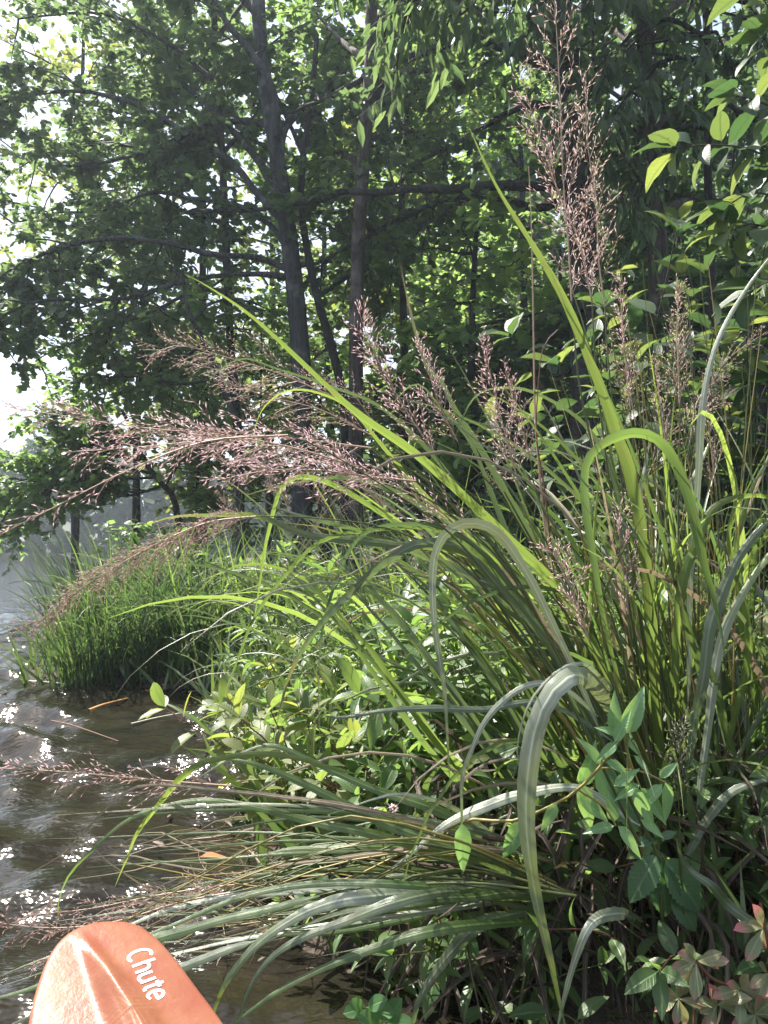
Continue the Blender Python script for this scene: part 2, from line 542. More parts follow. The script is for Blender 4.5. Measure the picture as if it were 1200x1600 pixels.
k = NT('soil')
g = k.n('ShaderNodeNewGeometry')
n1 = k.noise(g.outputs['Position'], 6.0, 6.0, 0.65)
n2 = k.noise(g.outputs['Position'], 60.0, 4.0, 0.6)
c = k.mix(k.ramp(n1, 0.35, 0.65), (0.035, 0.026, 0.018), (0.075, 0.055, 0.036))
c = k.mix(k.math('MULTIPLY', k.ramp(n2, 0.5, 0.7), 0.6), c, (0.13, 0.10, 0.07))
bs = k.n('ShaderNodeBsdfPrincipled')
bs.inputs['Roughness'].default_value = 0.9
k.l(c, bs.inputs['Base Color'])
k.l(k.bump(k.math('ADD', n1, n2), 0.9, 0.03), bs.inputs['Normal'])
k.l(bs.outputs[0], k.out.inputs['Surface'])
M_SOIL = k.m
sheet(spaced(-200, 200, -3.2, 3.2, 0.08), spaced(-30, 200, 0.6, 9.0, 0.08), lambda X, Y: ground_z(X.ravel(), Y.ravel()).reshape(X.shape), 'ground', M_SOIL)

k = NT('lake_water')
g = k.n('ShaderNodeNewGeometry')
pos = g.outputs['Position']
b1 = k.noise(k.mapping(pos, (5.0, 8.0, 1.0)), 1.0, 2.0)
b2 = k.noise(k.mapping(pos, (22.0, 34.0, 1.0)), 1.0, 2.0)
murk = k.noise(pos, 3.0, 4.0)
bs = k.n('ShaderNodeBsdfPrincipled')
k.l(k.mix(k.ramp(murk, 0.35, 0.7), (0.010, 0.010, 0.008), (0.020, 0.016, 0.010)), bs.inputs['Base Color'])
bs.inputs['Roughness'].default_value = 0.08
bs.inputs['IOR'].default_value = 1.333
k.l(k.bump(k.math('ADD', b1, k.math('MULTIPLY', b2, 0.40)), 0.5, 0.03), bs.inputs['Normal'])
k.l(bs.outputs[0], k.out.inputs['Surface'])
M_WATER = k.m

def waves(X, Y):
    z = np.zeros_like(X)
    rr = np.random.default_rng(3)
    wx = X + 0.06 * np.sin(5.3 * Y + 1.0) + 0.05 * np.sin(3.1 * X - 2.2 * Y)
    wy = Y + 0.05 * np.sin(4.7 * X + 0.4) + 0.04 * np.sin(7.9 * Y + 2.0 * X)
    for i in range(12):
        lam = rr.uniform(0.14, 0.50)
        th = rr.normal(1.35, 0.55)
        z += 0.0056 * lam / 0.25 * np.sin(2 * math.pi / lam * (np.cos(th) * wx + np.sin(th) * wy) + rr.uniform(0, 6.3))
    far = np.clip(1 - (np.hypot(X, Y) - 5) / 8, 0.0, 1)
    return z * far
sheet(spaced(-220, 220, -3.4, 1.2, 0.022), spaced(-30, 230, 0.5, 6.0, 0.022), waves, 'lake_water', M_WATER)

# leaf-sized faces -------------------------------------------------
LOBED = (np.array([(0, 0, 0), (0, .36, .05), (0, 1.0, -.07), (-.20, .20, .03), (-.44, .33, .0), (-.22, .52, .05), (-.30, .80, -.02),
                   (.20, .20, .03), (.44, .33, .0), (.22, .52, .05), (.30, .80, -.02)]),
         np.array([(0, 3, 1), (3, 4, 1), (4, 5, 1), (5, 6, 1), (6, 2, 1), (0, 1, 7), (7, 1, 8), (8, 1, 9), (9, 1, 10), (10, 1, 2)]))
OVATE = (np.array([(0, 0, 0), (0, .5, -.05), (0, 1.0, -.14), (-.24, .28, .05), (-.25, .62, .02), (.24, .28, .05), (.25, .62, .02)]),
         np.array([(0, 1, 3), (3, 1, 4), (4, 1, 2), (0, 5, 1), (5, 6, 1), (6, 2, 1)]))
LOBED_FAR = (np.array([(0, 0, 0), (0, .42, .06), (0, 1.0, -.07), (-.42, .34, .0), (-.26, .78, .0), (.42, .34, .0), (.26, .78, .0)]),
             np.array([(0, 3, 1), (3, 4, 1), (4, 2, 1), (0, 1, 5), (5, 1, 6), (6, 1, 2)]))
LANCE = (np.array([(0, 0, 0), (0, .5, -.03), (0, 1.0, -.16), (-.14, .3, .03), (-.13, .65, .0), (.14, .3, .03), (.13, .65, .0)]),
         np.array([(0, 1, 3), (3, 1, 4), (4, 1, 2), (0, 5, 1), (5, 6, 1), (6, 2, 1)]))

def batch_leaves(mb, tmpl, pos, ydir, zdir, size, mat=0, rnd=None):
    T, F = tmpl
    pos, y, z = V(pos), nrm(ydir), V(zdir)
    x = nrm(np.cross(y, z))
    z = np.cross(x, y)
    s = V(size)[:, None, None]
    N, K = len(pos), len(T)
    v = pos[:, None] + s * (T[None, :, 0:1] * x[:, None] + T[None, :, 1:2] * y[:, None] + T[None, :, 2:3] * z[:, None])
    f = (F[None] + (np.arange(N) * K)[:, None, None]).reshape(-1, 3)
    uv = np.tile(np.stack([T[:, 0] + 0.5, T[:, 1]], 1), (N, 1))
    r = NR.random(N) if rnd is None else rnd
    mb.add(v.reshape(-1, 3), f, uv, mat, np.repeat(r, K))

# far wooded shore
def far_wood():
    mb = MB()
    n = 12000
    x = NR.uniform(-75, 45, n)
    top = 6.4 + 1.2 * np.sin(x * 0.21) + 0.8 * np.sin(x * 0.53 + 1) + 0.5 * np.sin(x * 1.3)
    h = NR.random(n) ** 0.8
    y = 50 + NR.normal(0, 1.3, n) + 2 * h
    z = h * top - 0.2
    d = nrm(NR.normal(0, 1, (n, 3)) + np.array([0, -0.6, -0.5]))
    zz = nrm(NR.normal(0, 1, (n, 3)) + np.array([0, -0.8, 0.7]))
    batch_leaves(mb, LOBED, np.stack([x, y, z], 1), d, zz, NR.uniform(0.7, 1.4, n))
    o = link('far_wood', mb.mesh('far_wood', [M_FAR], smooth=False))
    o['kind'] = 'stuff'
    o['label'] = 'dark far wooded shore across the lake at left'
far_wood()
mb = MB()
xs = np.linspace(-130, 90, 60)
v, f = [], []
for i, xx in enumerate(xs):
    v += [(xx, 51, -0.5), (xx, 52, 0.8 + 0.3 * math.sin(xx)), (xx, 75, 3.6 + 0.9 * math.sin(xx * 0.13)), (xx, 110, 0.5)]
f = [(i * 4 + j, i * 4 + j + 4, i * 4 + j + 5, i * 4 + j + 1) for i in range(59) for j in range(3)]
mb.add(v, f)
hill = link('far_hill', mb.mesh('far_hill', [M_FAR]))
hill['kind'] = 'structure'

# ------------------------------------------------------------------ trees
def rdir():
    v = NR.normal(0, 1, 3)
    return v / np.linalg.norm(v)

def wiggle_path(p0, d, length, n=5, bend=0.25, droop=0.0):
    p = [V(p0)]
    d = nrm(d)
    for i in range(n - 1):
        d = nrm(d + bend * rdir() * 0.5 + np.array([0, 0, -droop]))
        p.append(p[-1] + d * length / (n - 1))
    return V(p)

class Tree:
    def __init__(self, name, label, base, cat='tree', group=None, bark=M_BARK, leaf=M_TREE, tmpl=LOBED, size=(0.065, 0.12), hang=0.35):
        self.root = thing(name, label, cat, base, group)
        self.bark, self.leaf, self.tmpl, self.size, self.hang = bark, leaf, tmpl, size, hang
        self.tw = MB()
        self.lp, self.ld, self.lz, self.ls = [], [], [], []

    def trunk(self, pts, r0, r1, name='trunk', sides=12, n=26):
        p = smooth_path(pts, n)
        rad = np.linspace(r0, r1, n) * (1 + 0.05 * NR.normal(0, 1, n))
        mb = MB()
        v, f, uv = tube_geo(p, rad, sides)
        v = v + NR.normal(0, 0.03 * r0, v.shape)
        mb.add(v, f, uv)
        for i in range(5):                      # broken branch stubs
            a = R.randrange(3, n - 3)
            d = rdir()
            d[2] = abs(d[2]) * 0.5
            e = p[a] + nrm(d) * (rad[a] + R.uniform(0.03, 0.12))
            add_tube(mb, V([p[a], p[a] * 0.4 + e * 0.6, e]), np.array([rad[a] * 0.35, rad[a] * 0.25, rad[a] * 0.16]), 6)
        part(name, mb.mesh(name, [self.bark]), self.root)
        return p

    def leaves_on(self, p0, p1, n):
        t = ((np.arange(n) + NR.random(n)) / n)[:, None]
        out = nrm(NR.normal(0, 1, (n, 3)))
        out[:, 2] *= 0.5
        d = out + nrm(p1 - p0) * 0.5
        d[:, 2] -= self.hang * (0.5 + NR.random(n))
        self.lp.append(p0 * (1 - t) + p1 * t + NR.normal(0, 0.02, (n, 3)))
        self.ld.append(nrm(d))
        self.lz.append(nrm(np.array([0, 0, 1.0]) + 0.6 * nrm(NR.normal(0, 1, (n, 3)))))
        self.ls.append(NR.uniform(self.size[0], self.size[1], n))

    def spray(self, path, start=0.2, step=0.22, sub=1.0, twig=0.35, nl=9, up=0.15, r=0.012, tstep=0.15, sides=4, away=0.0):
        """side branches, twigs and leaves along a limb"""
        L = np.linalg.norm(np.diff(path, axis=0), axis=1).sum()
        n = max(2, int(L * (1 - start) / step))
        tg = tangents(path)
        for i in range(n + 1):
            t = start + (1 - start) * (i / n)
            k = t * (len(path) - 1)
            a = int(min(k, len(path) - 2))
            pos = path[a] + (path[a + 1] - path[a]) * (k - a)
            rd = rdir()
            rd[2] = rd[2] * 0.55 + up
            rd[1] += away
            rd = rd - tg[a] * np.dot(rd, tg[a]) * 0.7
            d = nrm(rd + tg[a] * R.uniform(0.3, 0.9))
            ln = sub * R.uniform(0.5, 1.1) * (1.0 - 0.35 * t)
            sp = wiggle_path(pos, d, ln, 5, 0.45, 0.05)
            add_tube(self.tw, sp, np.linspace(r, r * 0.35, 5), sides)
            m = max(2, int(ln / tstep))
            for j in range(m + 1):
                tt = 0.15 + 0.85 * j / m
                kk = tt * 4
                b = int(min(kk, 3))
                q = sp[b] + (sp[b + 1] - sp[b]) * (kk - b)
                rd2 = rdir()
                rd2[2] *= 0.5
                td = nrm(rd2 + nrm(sp[b + 1] - sp[b]) * 0.7)
                e = q + td * twig * R.uniform(0.6, 1.2)
                add_tube(self.tw, V([q, e]), np.array([r * 0.3, r * 0.15]), 3)
                self.leaves_on(q, e, nl)

    def limb(self, pts, r0, r1, n=14, name='branch', **kw):
        p = smooth_path(pts, n)
        p = p + NR.normal(0, 0.006, p.shape) * np.linspace(0.2, 1, n)[:, None]
        mb = MB()
        add_tube(mb, p, np.linspace(r0, r1, n) * (1 + 0.06 * NR.normal(0, 1, n)), 8)
        part(name, mb.mesh(name, [self.bark]), self.root)
        if kw.get('nl', 9) > 0:
            self.spray(p, **kw)
        return p

    def blob(self, c, rad, n_tw, twig=0.3, nl=9):
        """loose twigs through an ellipsoid, each on a thin stalk"""
        c, rad = V(c), V(rad)
        for i in range(n_tw):
            d = rdir() * NR.random() ** 0.4
            q = c + d * rad
            td = nrm(d * 0.8 + rdir() * 0.7)
            e = q + td * twig
            add_tube(self.tw, V([q - td * twig * 0.8, q, e]), np.array([0.006, 0.005, 0.002]), 3)
            self.leaves_on(q, e, nl)

    def finish(self):
        if self.tw.n:
            part('twigs', self.tw.mesh('twigs', [M_TWIG]), self.root, 'stuff')
        if self.lp:
            mb = MB()
            batch_leaves(mb, self.tmpl, np.vstack(self.lp), np.vstack(self.ld), np.vstack(self.lz), np.concatenate(self.ls))
            part('crown', mb.mesh('crown', [self.leaf], smooth=False), self.root, 'stuff')
        return sum(len(q) for q in self.lp)

LEAVES = 0
def PP(lst, d):
    return [P(x, y, (q[0] if q else d)) for x, y, *q in lst]

# main grey trunk ---------------------------------------------------
b = P(470, 700, 7.0)
t = Tree('broadleaf_tree', 'grey lichened trunk left of centre with long limbs spreading left over the water', (b.x, b.y, gz(b.x, b.y)), group='trees on the bank', leaf=M_TREE)
tp = t.trunk([(b.x + 0.02, b.y, gz(b.x, b.y) - 0.1)] + PP([(472, 700), (470, 560), (455, 400), (440, 290), (420, 170), (405, 40), (398, -160), (380, -380)], 7.0), 0.105, 0.050)
D = 7.0
limbs = [
    ([(448, 420, 7.0), (400, 402, 7.1), (330, 398, 7.1), (262, 380, 7.0), (180, 372, 6.9), (90, 388, 6.8), (0, 430, 6.7), (-90, 450, 6.6)], .034, .009),
    ([(446, 432, 7.0), (400, 428, 7.2), (330, 432, 7.3), (262, 446, 7.2), (205, 466, 7.0), (130, 468, 6.8), (60, 470, 6.6), (0, 495, 6.4), (-60, 540, 6.3)], .032, .009),
    ([(442, 345, 7.0), (400, 300, 7.3), (365, 255, 7.5), (320, 225, 7.6), (270, 195, 7.7), (205, 160, 7.8), (120, 142, 7.8), (40, 150, 7.8), (-60, 175, 7.6)], .040, .011),
    ([(432, 215, 6.95), (425, 140, 6.9), (395, 85, 6.85), (350, 30, 6.9), (320, -30, 6.9), (270, -90, 6.9)], .042, .014),
    ([(436, 250, 7.0), (445, 200, 7.1), (480, 165, 7.2), (530, 145, 7.3), (590, 115, 7.4), (640, 90, 7.4)], .045, .012),
    ([(440, 320, 7.0), (400, 245, 7.5), (330, 170, 8.0), (270, 110, 8.4), (235, 40, 8.8), (200, -40, 9.0)], .045, .014),
    ([(425, 195, 7.0), (340, 190, 7.4), (250, 230, 7.6), (180, 250, 7.7), (100, 260, 7.7)], .035, .010),
    ([(450, 385, 7.0), (420, 350, 7.3), (370, 320, 7.5), (300, 310, 7.5), (240, 300, 7.4), (160, 330, 7.2)], .035, .010),
]
for pts, r0, r1 in limbs:
    t.limb(PP(pts, D), r0, r1, n=20, sub=1.05, nl=16, step=0.13, tstep=0.15, twig=0.27, away=0.8, start=0.3)
for pts in ([(400, 20), (300, -80), (150, -150), (0, -200)],):
    t.limb(PP(pts, 7.2), .04, .015, sub=1.1, nl=9, step=0.2)
LEAVES += t.finish()

# slender dark trunk left of it -------------------------------------
b = P(372, 690, 7.6)
t = Tree('broadleaf_tree', 'slender dark trunk standing just left of the grey lichened trunk', (b.x, b.y, gz(b.x, b.y)), group='trees on the bank', bark=M_BARK_DARK, leaf=M_TREE)
t.trunk([(b.x + 0.05, b.y, gz(b.x, b.y) - 0.1)] + PP([(372, 690), (360, 540), (354, 400), (350, 300), (345, 215), (338, 100), (330, -80)], 7.6), 0.052, 0.028)
for pts in ([(354, 455), (320, 452), (290, 448), (262, 410)], [(350, 310), (300, 250), (240, 235), (150, 225), (60, 240)], [(347, 240), (400, 180), (440, 100)], [(352, 350), (280, 330), (200, 340), (100, 330), (20, 350)], [(340, 130), (250, 60), (150, 20), (30, 30)], [(338, 60), (400, -20), (450, -60)], [(335, 0), (250, -80), (120, -120)]):
    t.limb([P(x, y, 7.6 + 0.3 * i) for i, (x, y) in enumerate(pts)], .026, .009, sub=1.2, nl=13, step=0.19, tstep=0.17, twig=0.28, away=0.1, start=0.3)
LEAVES += t.finish()

# thin forked leaning trunks
b = P(372, 660, 6.5)
t = Tree('young_tree', 'thin crooked dark sapling leaning left beside the slender dark trunk', (b.x, b.y, gz(b.x, b.y)), group='trees on the bank', bark=M_BARK_DARK, leaf=M_TREE_MID)
t.trunk([(b.x + 0.05, b.y, gz(b.x, b.y) - 0.1)] + PP([(374, 680), (352, 620), (322, 540), (298, 495), (287, 455), (284, 425), (262, 415)], 6.5), 0.036, 0.014, n=18)
for pts in ([(320, 535), (280, 560), (220, 560), (160, 600)], [(300, 500), (340, 470), (390, 470)], [(290, 460), (230, 490), (150, 520), (60, 560)], [(340, 590), (280, 600), (215, 590), (130, 590)]):
    t.limb([P(x, y, 6.5 + 0.4 * i) for i, (x, y) in enumerate(pts)], .016, .006, sub=0.8, nl=10, step=0.13, tstep=0.12, away=0.6)
LEAVES += t.finish()

b = P(535, 620, 7.0)
t = Tree('young_tree', 'dark leaning trunk curving up close beside the right of the grey trunk', (b.x, b.y, gz(b.x, b.y)), group='trees on the bank', bark=M_BARK_DARK, leaf=M_TREE)
t.trunk([(b.x + 0.05, b.y, gz(b.x, b.y) - 0.1)] + PP([(538, 640), (530, 590), (515, 530), (495, 465), (482, 400), (470, 320), (474, 240), (486, 160), (495, 60)], 7.0), 0.058, 0.022, n=20)
for pts in ([(495, 465), (560, 420), (590, 400)], [(475, 330), (540, 330), (600, 300)], [(474, 240), (420, 130), (360, 60)], [(480, 190), (560, 60), (640, 20)]):
    t.limb([P(x, y, 7.0 + 0.6 * i) for i, (x, y) in enumerate(pts)], .025, .008, sub=1.0, nl=12, step=0.15, tstep=0.12, away=0.8, start=0.4)
LEAVES += t.finish()

# straight trunk behind, with pale peeling bark ----------------------
b = P(556, 640, 6.5)
t = Tree('broadleaf_tree', 'straight brown trunk with pale peeling bark right of the grey lichened trunk', (b.x, b.y, gz(b.x, b.y)), group='trees on the bank', bark=M_BARK_BROWN, leaf=M_TREE_MID)
t.trunk([(b.x, b.y, gz(b.x, b.y) - 0.1)] + PP([(556, 640), (557, 470), (562, 330), (570, 220), (578, 100), (583, -60)], 6.5), 0.068, 0.052)
for pts in ([(566, 280), (540, 240), (500, 250), (470, 290)], [(575, 140), (640, 110), (720, 120), (780, 150)], [(578, 100), (520, 50), (470, -10)], [(580, 40), (650, -20), (700, -60)], [(570, 220), (620, 200), (690, 220)], [(562, 340), (610, 380), (650, 360)]):
    t.limb([P(x, y, 6.5 + 0.8 * i) for i, (x, y) in enumerate(pts)], .032, .010, sub=1.2, nl=13, step=0.15, tstep=0.13, away=0.9, start=0.35)
LEAVES += t.finish()

# big dark trunk at right with limbs sweeping left --------------------
b = P(912, 560, 6.0)
t = Tree('broadleaf_tree', 'thick dark trunk right of centre with heavy limbs sweeping left, behind the tallest seed plume', (b.x, b.y, gz(b.x, b.y)), group='trees on the bank', bark=M_BARK_DARK, leaf=M_TREE_DARK)
t.trunk([(b.x + 0.02, b.y, gz(b.x, b.y) - 0.1)] + PP([(914, 600), (912, 450), (906, 300), (898, 180), (880, 60), (862, -80)], 6.0), 0.135, 0.10)
for pts, r0, r1 in (
    ([(898, 285, 6.0), (850, 292, 6.0), (780, 290, 6.1), (700, 296, 6.2), (640, 295, 6.3), (585, 302, 6.4), (540, 298, 6.5), (500, 312, 6.6), (440, 322, 6.8), (380, 330, 6.9), (300, 328, 7.0)], .048, .014),
    ([(900, 300, 6.0), (840, 325, 6.2), (760, 305, 6.4), (690, 315, 6.6), (620, 345, 6.8), (560, 378, 6.9), (500, 408, 7.1), (476, 416, 7.2)], .040, .012),
    ([(885, 110, 6.0), (840, 95, 6.0), (800, 78, 6.1), (760, 64, 6.2), (720, 60, 6.2), (690, 72, 6.3), (600, 105, 6.5), (540, 140, 6.6), (490, 162, 6.8), (445, 178, 7.0)], .054, .013),
    ([(895, 170, 6.0), (820, 165, 6.2), (760, 195, 6.4), (720, 220, 6.6), (668, 246, 6.8), (620, 290, 7.0)], .036, .012),
):
    t.limb(PP(pts, 6.0), r0, r1, n=22, sub=0.9, nl=9, step=0.2, start=0.25, away=0.6)
for pts in ([(890, 120, 6.0), (860, 30, 5.6), (800, -40, 5.3)], [(898, 160, 6.0), (960, 90, 5.7), (1040, 60, 5.5), (1120, 50, 5.4)], [(880, 60, 6.0), (960, -40, 6.0), (1060, -90, 6.0)],
            [(875, 20, 6.0), (760, -60, 6.2), (660, -60, 6.2)], [(905, 250, 6.0), (980, 190, 6.2), (1060, 190, 6.3), (1150, 220, 6.4)], [(865, -60, 6.0), (900, -200, 5.6), (1000, -300, 5.4)], [(862, -80, 6.0), (750, -200, 5.8), (620, -280, 5.6)]):
    t.limb(PP(pts, 6.0), .04, .012, sub=1.0, nl=10, step=0.15, up=-0.1, tstep=0.12, away=0.4)
LEAVES += t.finish()

# hickory-like hanging leaflets close overhead ------------------------
def hanging(name, label, base_px, base_d, trunk_pts, limbs, d, bark, group=None, trunk_r=(0.034, 0.02), leaf=M_TREE_DARK):
    b = P(*base_px, base_d)
    t = Tree(name, label, (b.x, b.y, gz(b.x, b.y)), group=group, bark=bark, leaf=leaf, tmpl=LANCE, size=(0.10, 0.17), hang=1.3)
    t.trunk([(b.x, b.y, gz(b.x, b.y) - 0.1)] + trunk_pts, *trunk_r, n=18)
    for pts in limbs:
        t.limb(PP(pts, d), .018, .006, sub=0.6, twig=0.25, nl=7, step=0.13, start=0.05, up=-0.25, tstep=0.11)
    return t.finish()
LEAVES += hanging('narrow_leaved_tree', 'slim dark trunk near the right edge with long drooping leaflets hung across the upper right', (1108, 520), 5.2,
                  PP([(1110, 520), (1112, 400), (1105, 250), (1108, 120), (1100, -20), (1090, -200)], 5.2),
                  [[(1105, 60), (1040, 30), (980, 60), (930, 130), (900, 180)], [(1106, 100), (1060, 90), (1000, 120), (950, 200)], [(1105, -10), (1000, -60), (900, -30), (840, 10)],
                   [(1108, 20), (1150, 0), (1200, 30), (1260, 60)], [(1108, 150), (1150, 170), (1200, 200), (1260, 230)], [(1106, 200), (1060, 200), (1020, 250), (985, 300)], [(1103, -60), (960, -130), (800, -110), (720, -50)]],
                  5.0, M_BARK_DARK, 'trees on the bank')
LEAVES += hanging('narrow_leaved_tree', 'narrow leaved tree whose drooping leaflets hang over the top edge left of the tall plume', (1190, 480), 3.7,
                  PP([(1200, 480), (1290, 300), (1330, 100), (1300, -200), (1150, -380)], 3.8),
                  [[(1150, -380, 3.8), (950, -230, 3.8), (760, -110, 3.9), (690, -50, 4.0), (640, 0, 4.0)], [(1000, -270, 3.8), (800, -120, 3.9), (730, -40, 4.0), (715, 20, 4.0)], [(900, -190, 3.8), (720, -100, 4.0), (660, -60, 4.1), (590, -20, 4.1)]],
                  4.0, M_BARK_DARK, 'trees on the bank', leaf=M_TREE)

# rough brown trunk at right, seen between leaves ---------------------
b = P(1030, 500, 5.6)
t = Tree('broadleaf_tree', 'rough brown trunk lit along its left side, right of the thick dark trunk', (b.x, b.y, gz(b.x, b.y)), group='trees on the bank', bark=M_BARK_BROWN, leaf=M_TREE_DARK)
t.trunk([(b.x, b.y, gz(b.x, b.y) - 0.1)] + PP([(1030, 540), (1028, 400), (1022, 280), (1015, 150), (1008, 40), (1000, -100)], 5.6), 0.078, 0.06)
for pts in ([(1022, 270), (960, 240), (880, 260)], [(1018, 200), (1080, 160), (1160, 150)], [(1012, 90), (950, 40), (880, 20)], [(1025, 330), (1100, 310), (1180, 330)], [(1010, 40), (1100, -20), (1180, -40)]):
    t.limb([P(x, y, 5.6 + 0.7 * i) for i, (x, y) in enumerate(pts)], .04, .012, sub=1.2, nl=10, step=0.15, tstep=0.13, away=0.9)
LEAVES += t.finish()

b = P(632, 600, 8.0)
t = Tree('broadleaf_tree', 'thin dark trunk in front of the bright gap between centre trees', (b.x, b.y, gz(b.x, b.y)), group='trees on the bank', bark=M_BARK_DARK, leaf=M_TREE_YEL)
t.trunk([(b.x, b.y, gz(b.x, b.y) - 0.1)] + PP([(632, 600), (630, 480), (627, 380), (628, 300), (636, 180), (640, 40)], 8.0), 0.045, 0.03, n=18)
for pts in ([(628, 330), (600, 430), (590, 470)], [(628, 300), (660, 250), (700, 180)], [(634, 200), (590, 150), (540, 130)], [(638, 100), (690, 60), (740, 60)], [(630, 250), (560, 230), (500, 200)]):
    t.limb([P(x, y, 8.0 + 0.9 * i) for i, (x, y) in enumerate(pts)], .03, .010, sub=1.3, nl=10, step=0.18, tstep=0.15, away=0.9)
LEAVES += t.finish()

# trees further back: own trunk, limbs and crown -----------------------
def back_tree(label, px, py_base, d, py_top, crown, leaf, bark=M_BARK_DARK, r=0.12, name='broadleaf_tree', size=(0.08, 0.14), nl=10, lean=0, low=0.3, tmpl=LOBED_FAR, group='trees further back', nlimb=14, step=0.2):
    if 'far left edge' in label:
        low = 0.5
    b = P(px, py_base, d)
    z0 = gz(b.x, b.y)
    bush = ' bush' in label
    t = Tree('bush' if bush else name, label, (b.x, b.y, z0), cat='bush' if bush else 'tree', group='low bushes under the trees' if bush else group, bark=bark, leaf=leaf, size=size, tmpl=tmpl)
    top = P(px + lean, py_top, d)
    H = top.z - z0
    path = [(b.x, b.y, z0 - 0.15)]
    for q in (0.3, 0.6, 1.0):
        path.append((b.x + (top.x - b.x) * q + R.uniform(-.1, .1), b.y + R.uniform(-.15, .15), z0 + H * q))
    tp = t.trunk(path, r, r * 0.35, n=18, sides=9)
    ph = R.uniform(0, 6.28)
    for i in range(nlimb):
        q = low + (1 - low) * (i + 0.5) / nlimb
        k = q * 17
        p0 = tp[int(k)]
        az = ph + i * 2.4 + R.uniform(-.4, .4)
        L = crown * (1.05 - 0.55 * max(0, (q - 0.55) / 0.45)) * R.uniform(0.75, 1.1)
        dirv = np.array([math.cos(az), math.sin(az), R.uniform(0.05, 0.5)])
        pts = [p0]
        for s in range(3):
            dirv = nrm(dirv + 0.25 * rdir() + np.array([0, 0, -0.06]))
            pts.append(pts[-1] + dirv * L / 3)
        t.limb([tuple(x) for x in pts], r * 0.28, r * 0.07, n=8, sub=L * 0.42, twig=0.45, nl=nl, step=step, tstep=0.17, r=0.009, sides=3)
    return t.finish()

for a in (
    ('olive yellow crown low behind the slender trunk, over the bank', 300, 690, 12.5, 430, 1.5, M_TREE_YEL, M_BARK_DARK, 0.06),
    ('yellowish sunlit tree filling the gap between the slender and grey trunks', 425, 690, 14, 220, 2.0, M_TREE_YEL, M_BARK_DARK, 0.10),
    ('leafy tree filling the gap between the grey trunk and the peeling trunk', 510, 680, 13, 300, 1.7, M_TREE_LIT, M_BARK_DARK, 0.09),
    ('bright green sunlit small tree right of the thin dark trunk', 740, 640, 6.9, 320, 0.95, M_TREE_LIT, M_BARK_DARK, 0.06),
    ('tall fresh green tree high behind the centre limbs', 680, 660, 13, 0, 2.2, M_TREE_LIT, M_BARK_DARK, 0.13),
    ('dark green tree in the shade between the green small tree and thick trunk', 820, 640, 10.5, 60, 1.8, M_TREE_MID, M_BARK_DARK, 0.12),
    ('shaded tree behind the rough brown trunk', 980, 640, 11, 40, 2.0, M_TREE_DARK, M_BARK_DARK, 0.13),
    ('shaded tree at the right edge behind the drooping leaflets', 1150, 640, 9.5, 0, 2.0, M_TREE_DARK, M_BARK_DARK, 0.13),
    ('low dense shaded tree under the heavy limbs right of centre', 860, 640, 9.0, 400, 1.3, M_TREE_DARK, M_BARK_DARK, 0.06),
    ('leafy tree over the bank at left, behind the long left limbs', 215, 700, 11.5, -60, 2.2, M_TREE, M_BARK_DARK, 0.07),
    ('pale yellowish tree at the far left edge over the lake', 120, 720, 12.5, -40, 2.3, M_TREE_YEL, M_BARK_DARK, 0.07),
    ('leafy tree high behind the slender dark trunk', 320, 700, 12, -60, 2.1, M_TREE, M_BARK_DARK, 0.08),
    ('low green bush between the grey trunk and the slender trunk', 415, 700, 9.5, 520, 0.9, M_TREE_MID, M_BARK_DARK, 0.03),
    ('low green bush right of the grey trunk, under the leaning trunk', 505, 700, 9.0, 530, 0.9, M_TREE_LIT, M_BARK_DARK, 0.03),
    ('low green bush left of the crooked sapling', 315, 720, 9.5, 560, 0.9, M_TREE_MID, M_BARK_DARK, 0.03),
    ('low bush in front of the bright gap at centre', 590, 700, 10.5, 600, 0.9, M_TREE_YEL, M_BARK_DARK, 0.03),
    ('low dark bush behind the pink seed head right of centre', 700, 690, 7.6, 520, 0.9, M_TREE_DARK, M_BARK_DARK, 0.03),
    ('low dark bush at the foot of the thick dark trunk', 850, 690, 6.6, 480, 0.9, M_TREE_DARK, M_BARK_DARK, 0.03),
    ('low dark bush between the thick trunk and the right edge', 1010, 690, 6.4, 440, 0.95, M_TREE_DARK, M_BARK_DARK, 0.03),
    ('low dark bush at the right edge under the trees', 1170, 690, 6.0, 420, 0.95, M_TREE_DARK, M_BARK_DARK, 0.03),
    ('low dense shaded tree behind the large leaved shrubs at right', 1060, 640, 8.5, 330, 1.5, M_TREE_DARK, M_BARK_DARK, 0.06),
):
    LEAVES += back_tree(a[0], *a[1:6], a[6], a[7], a[8])
for a in (
    ('grove tree far behind the thick dark trunk', 900, 660, 17, 60, 3.0, M_TREE_DARK),
    ('grove tree far behind the right edge trees', 1120, 660, 16, 60, 3.0, M_TREE_DARK),
    ('grove tree far behind the bright small tree', 770, 660, 18, 80, 3.0, M_TREE),
    ('pale grove tree glimpsed past the peeling trunk', 590, 670, 20, 150, 2.4, M_TREE_YEL),
):
    LEAVES += back_tree(a[0], *a[1:6], a[6], M_BARK_DARK, 0.15, size=(0.2, 0.32), nl=9, nlimb=16, step=0.36)

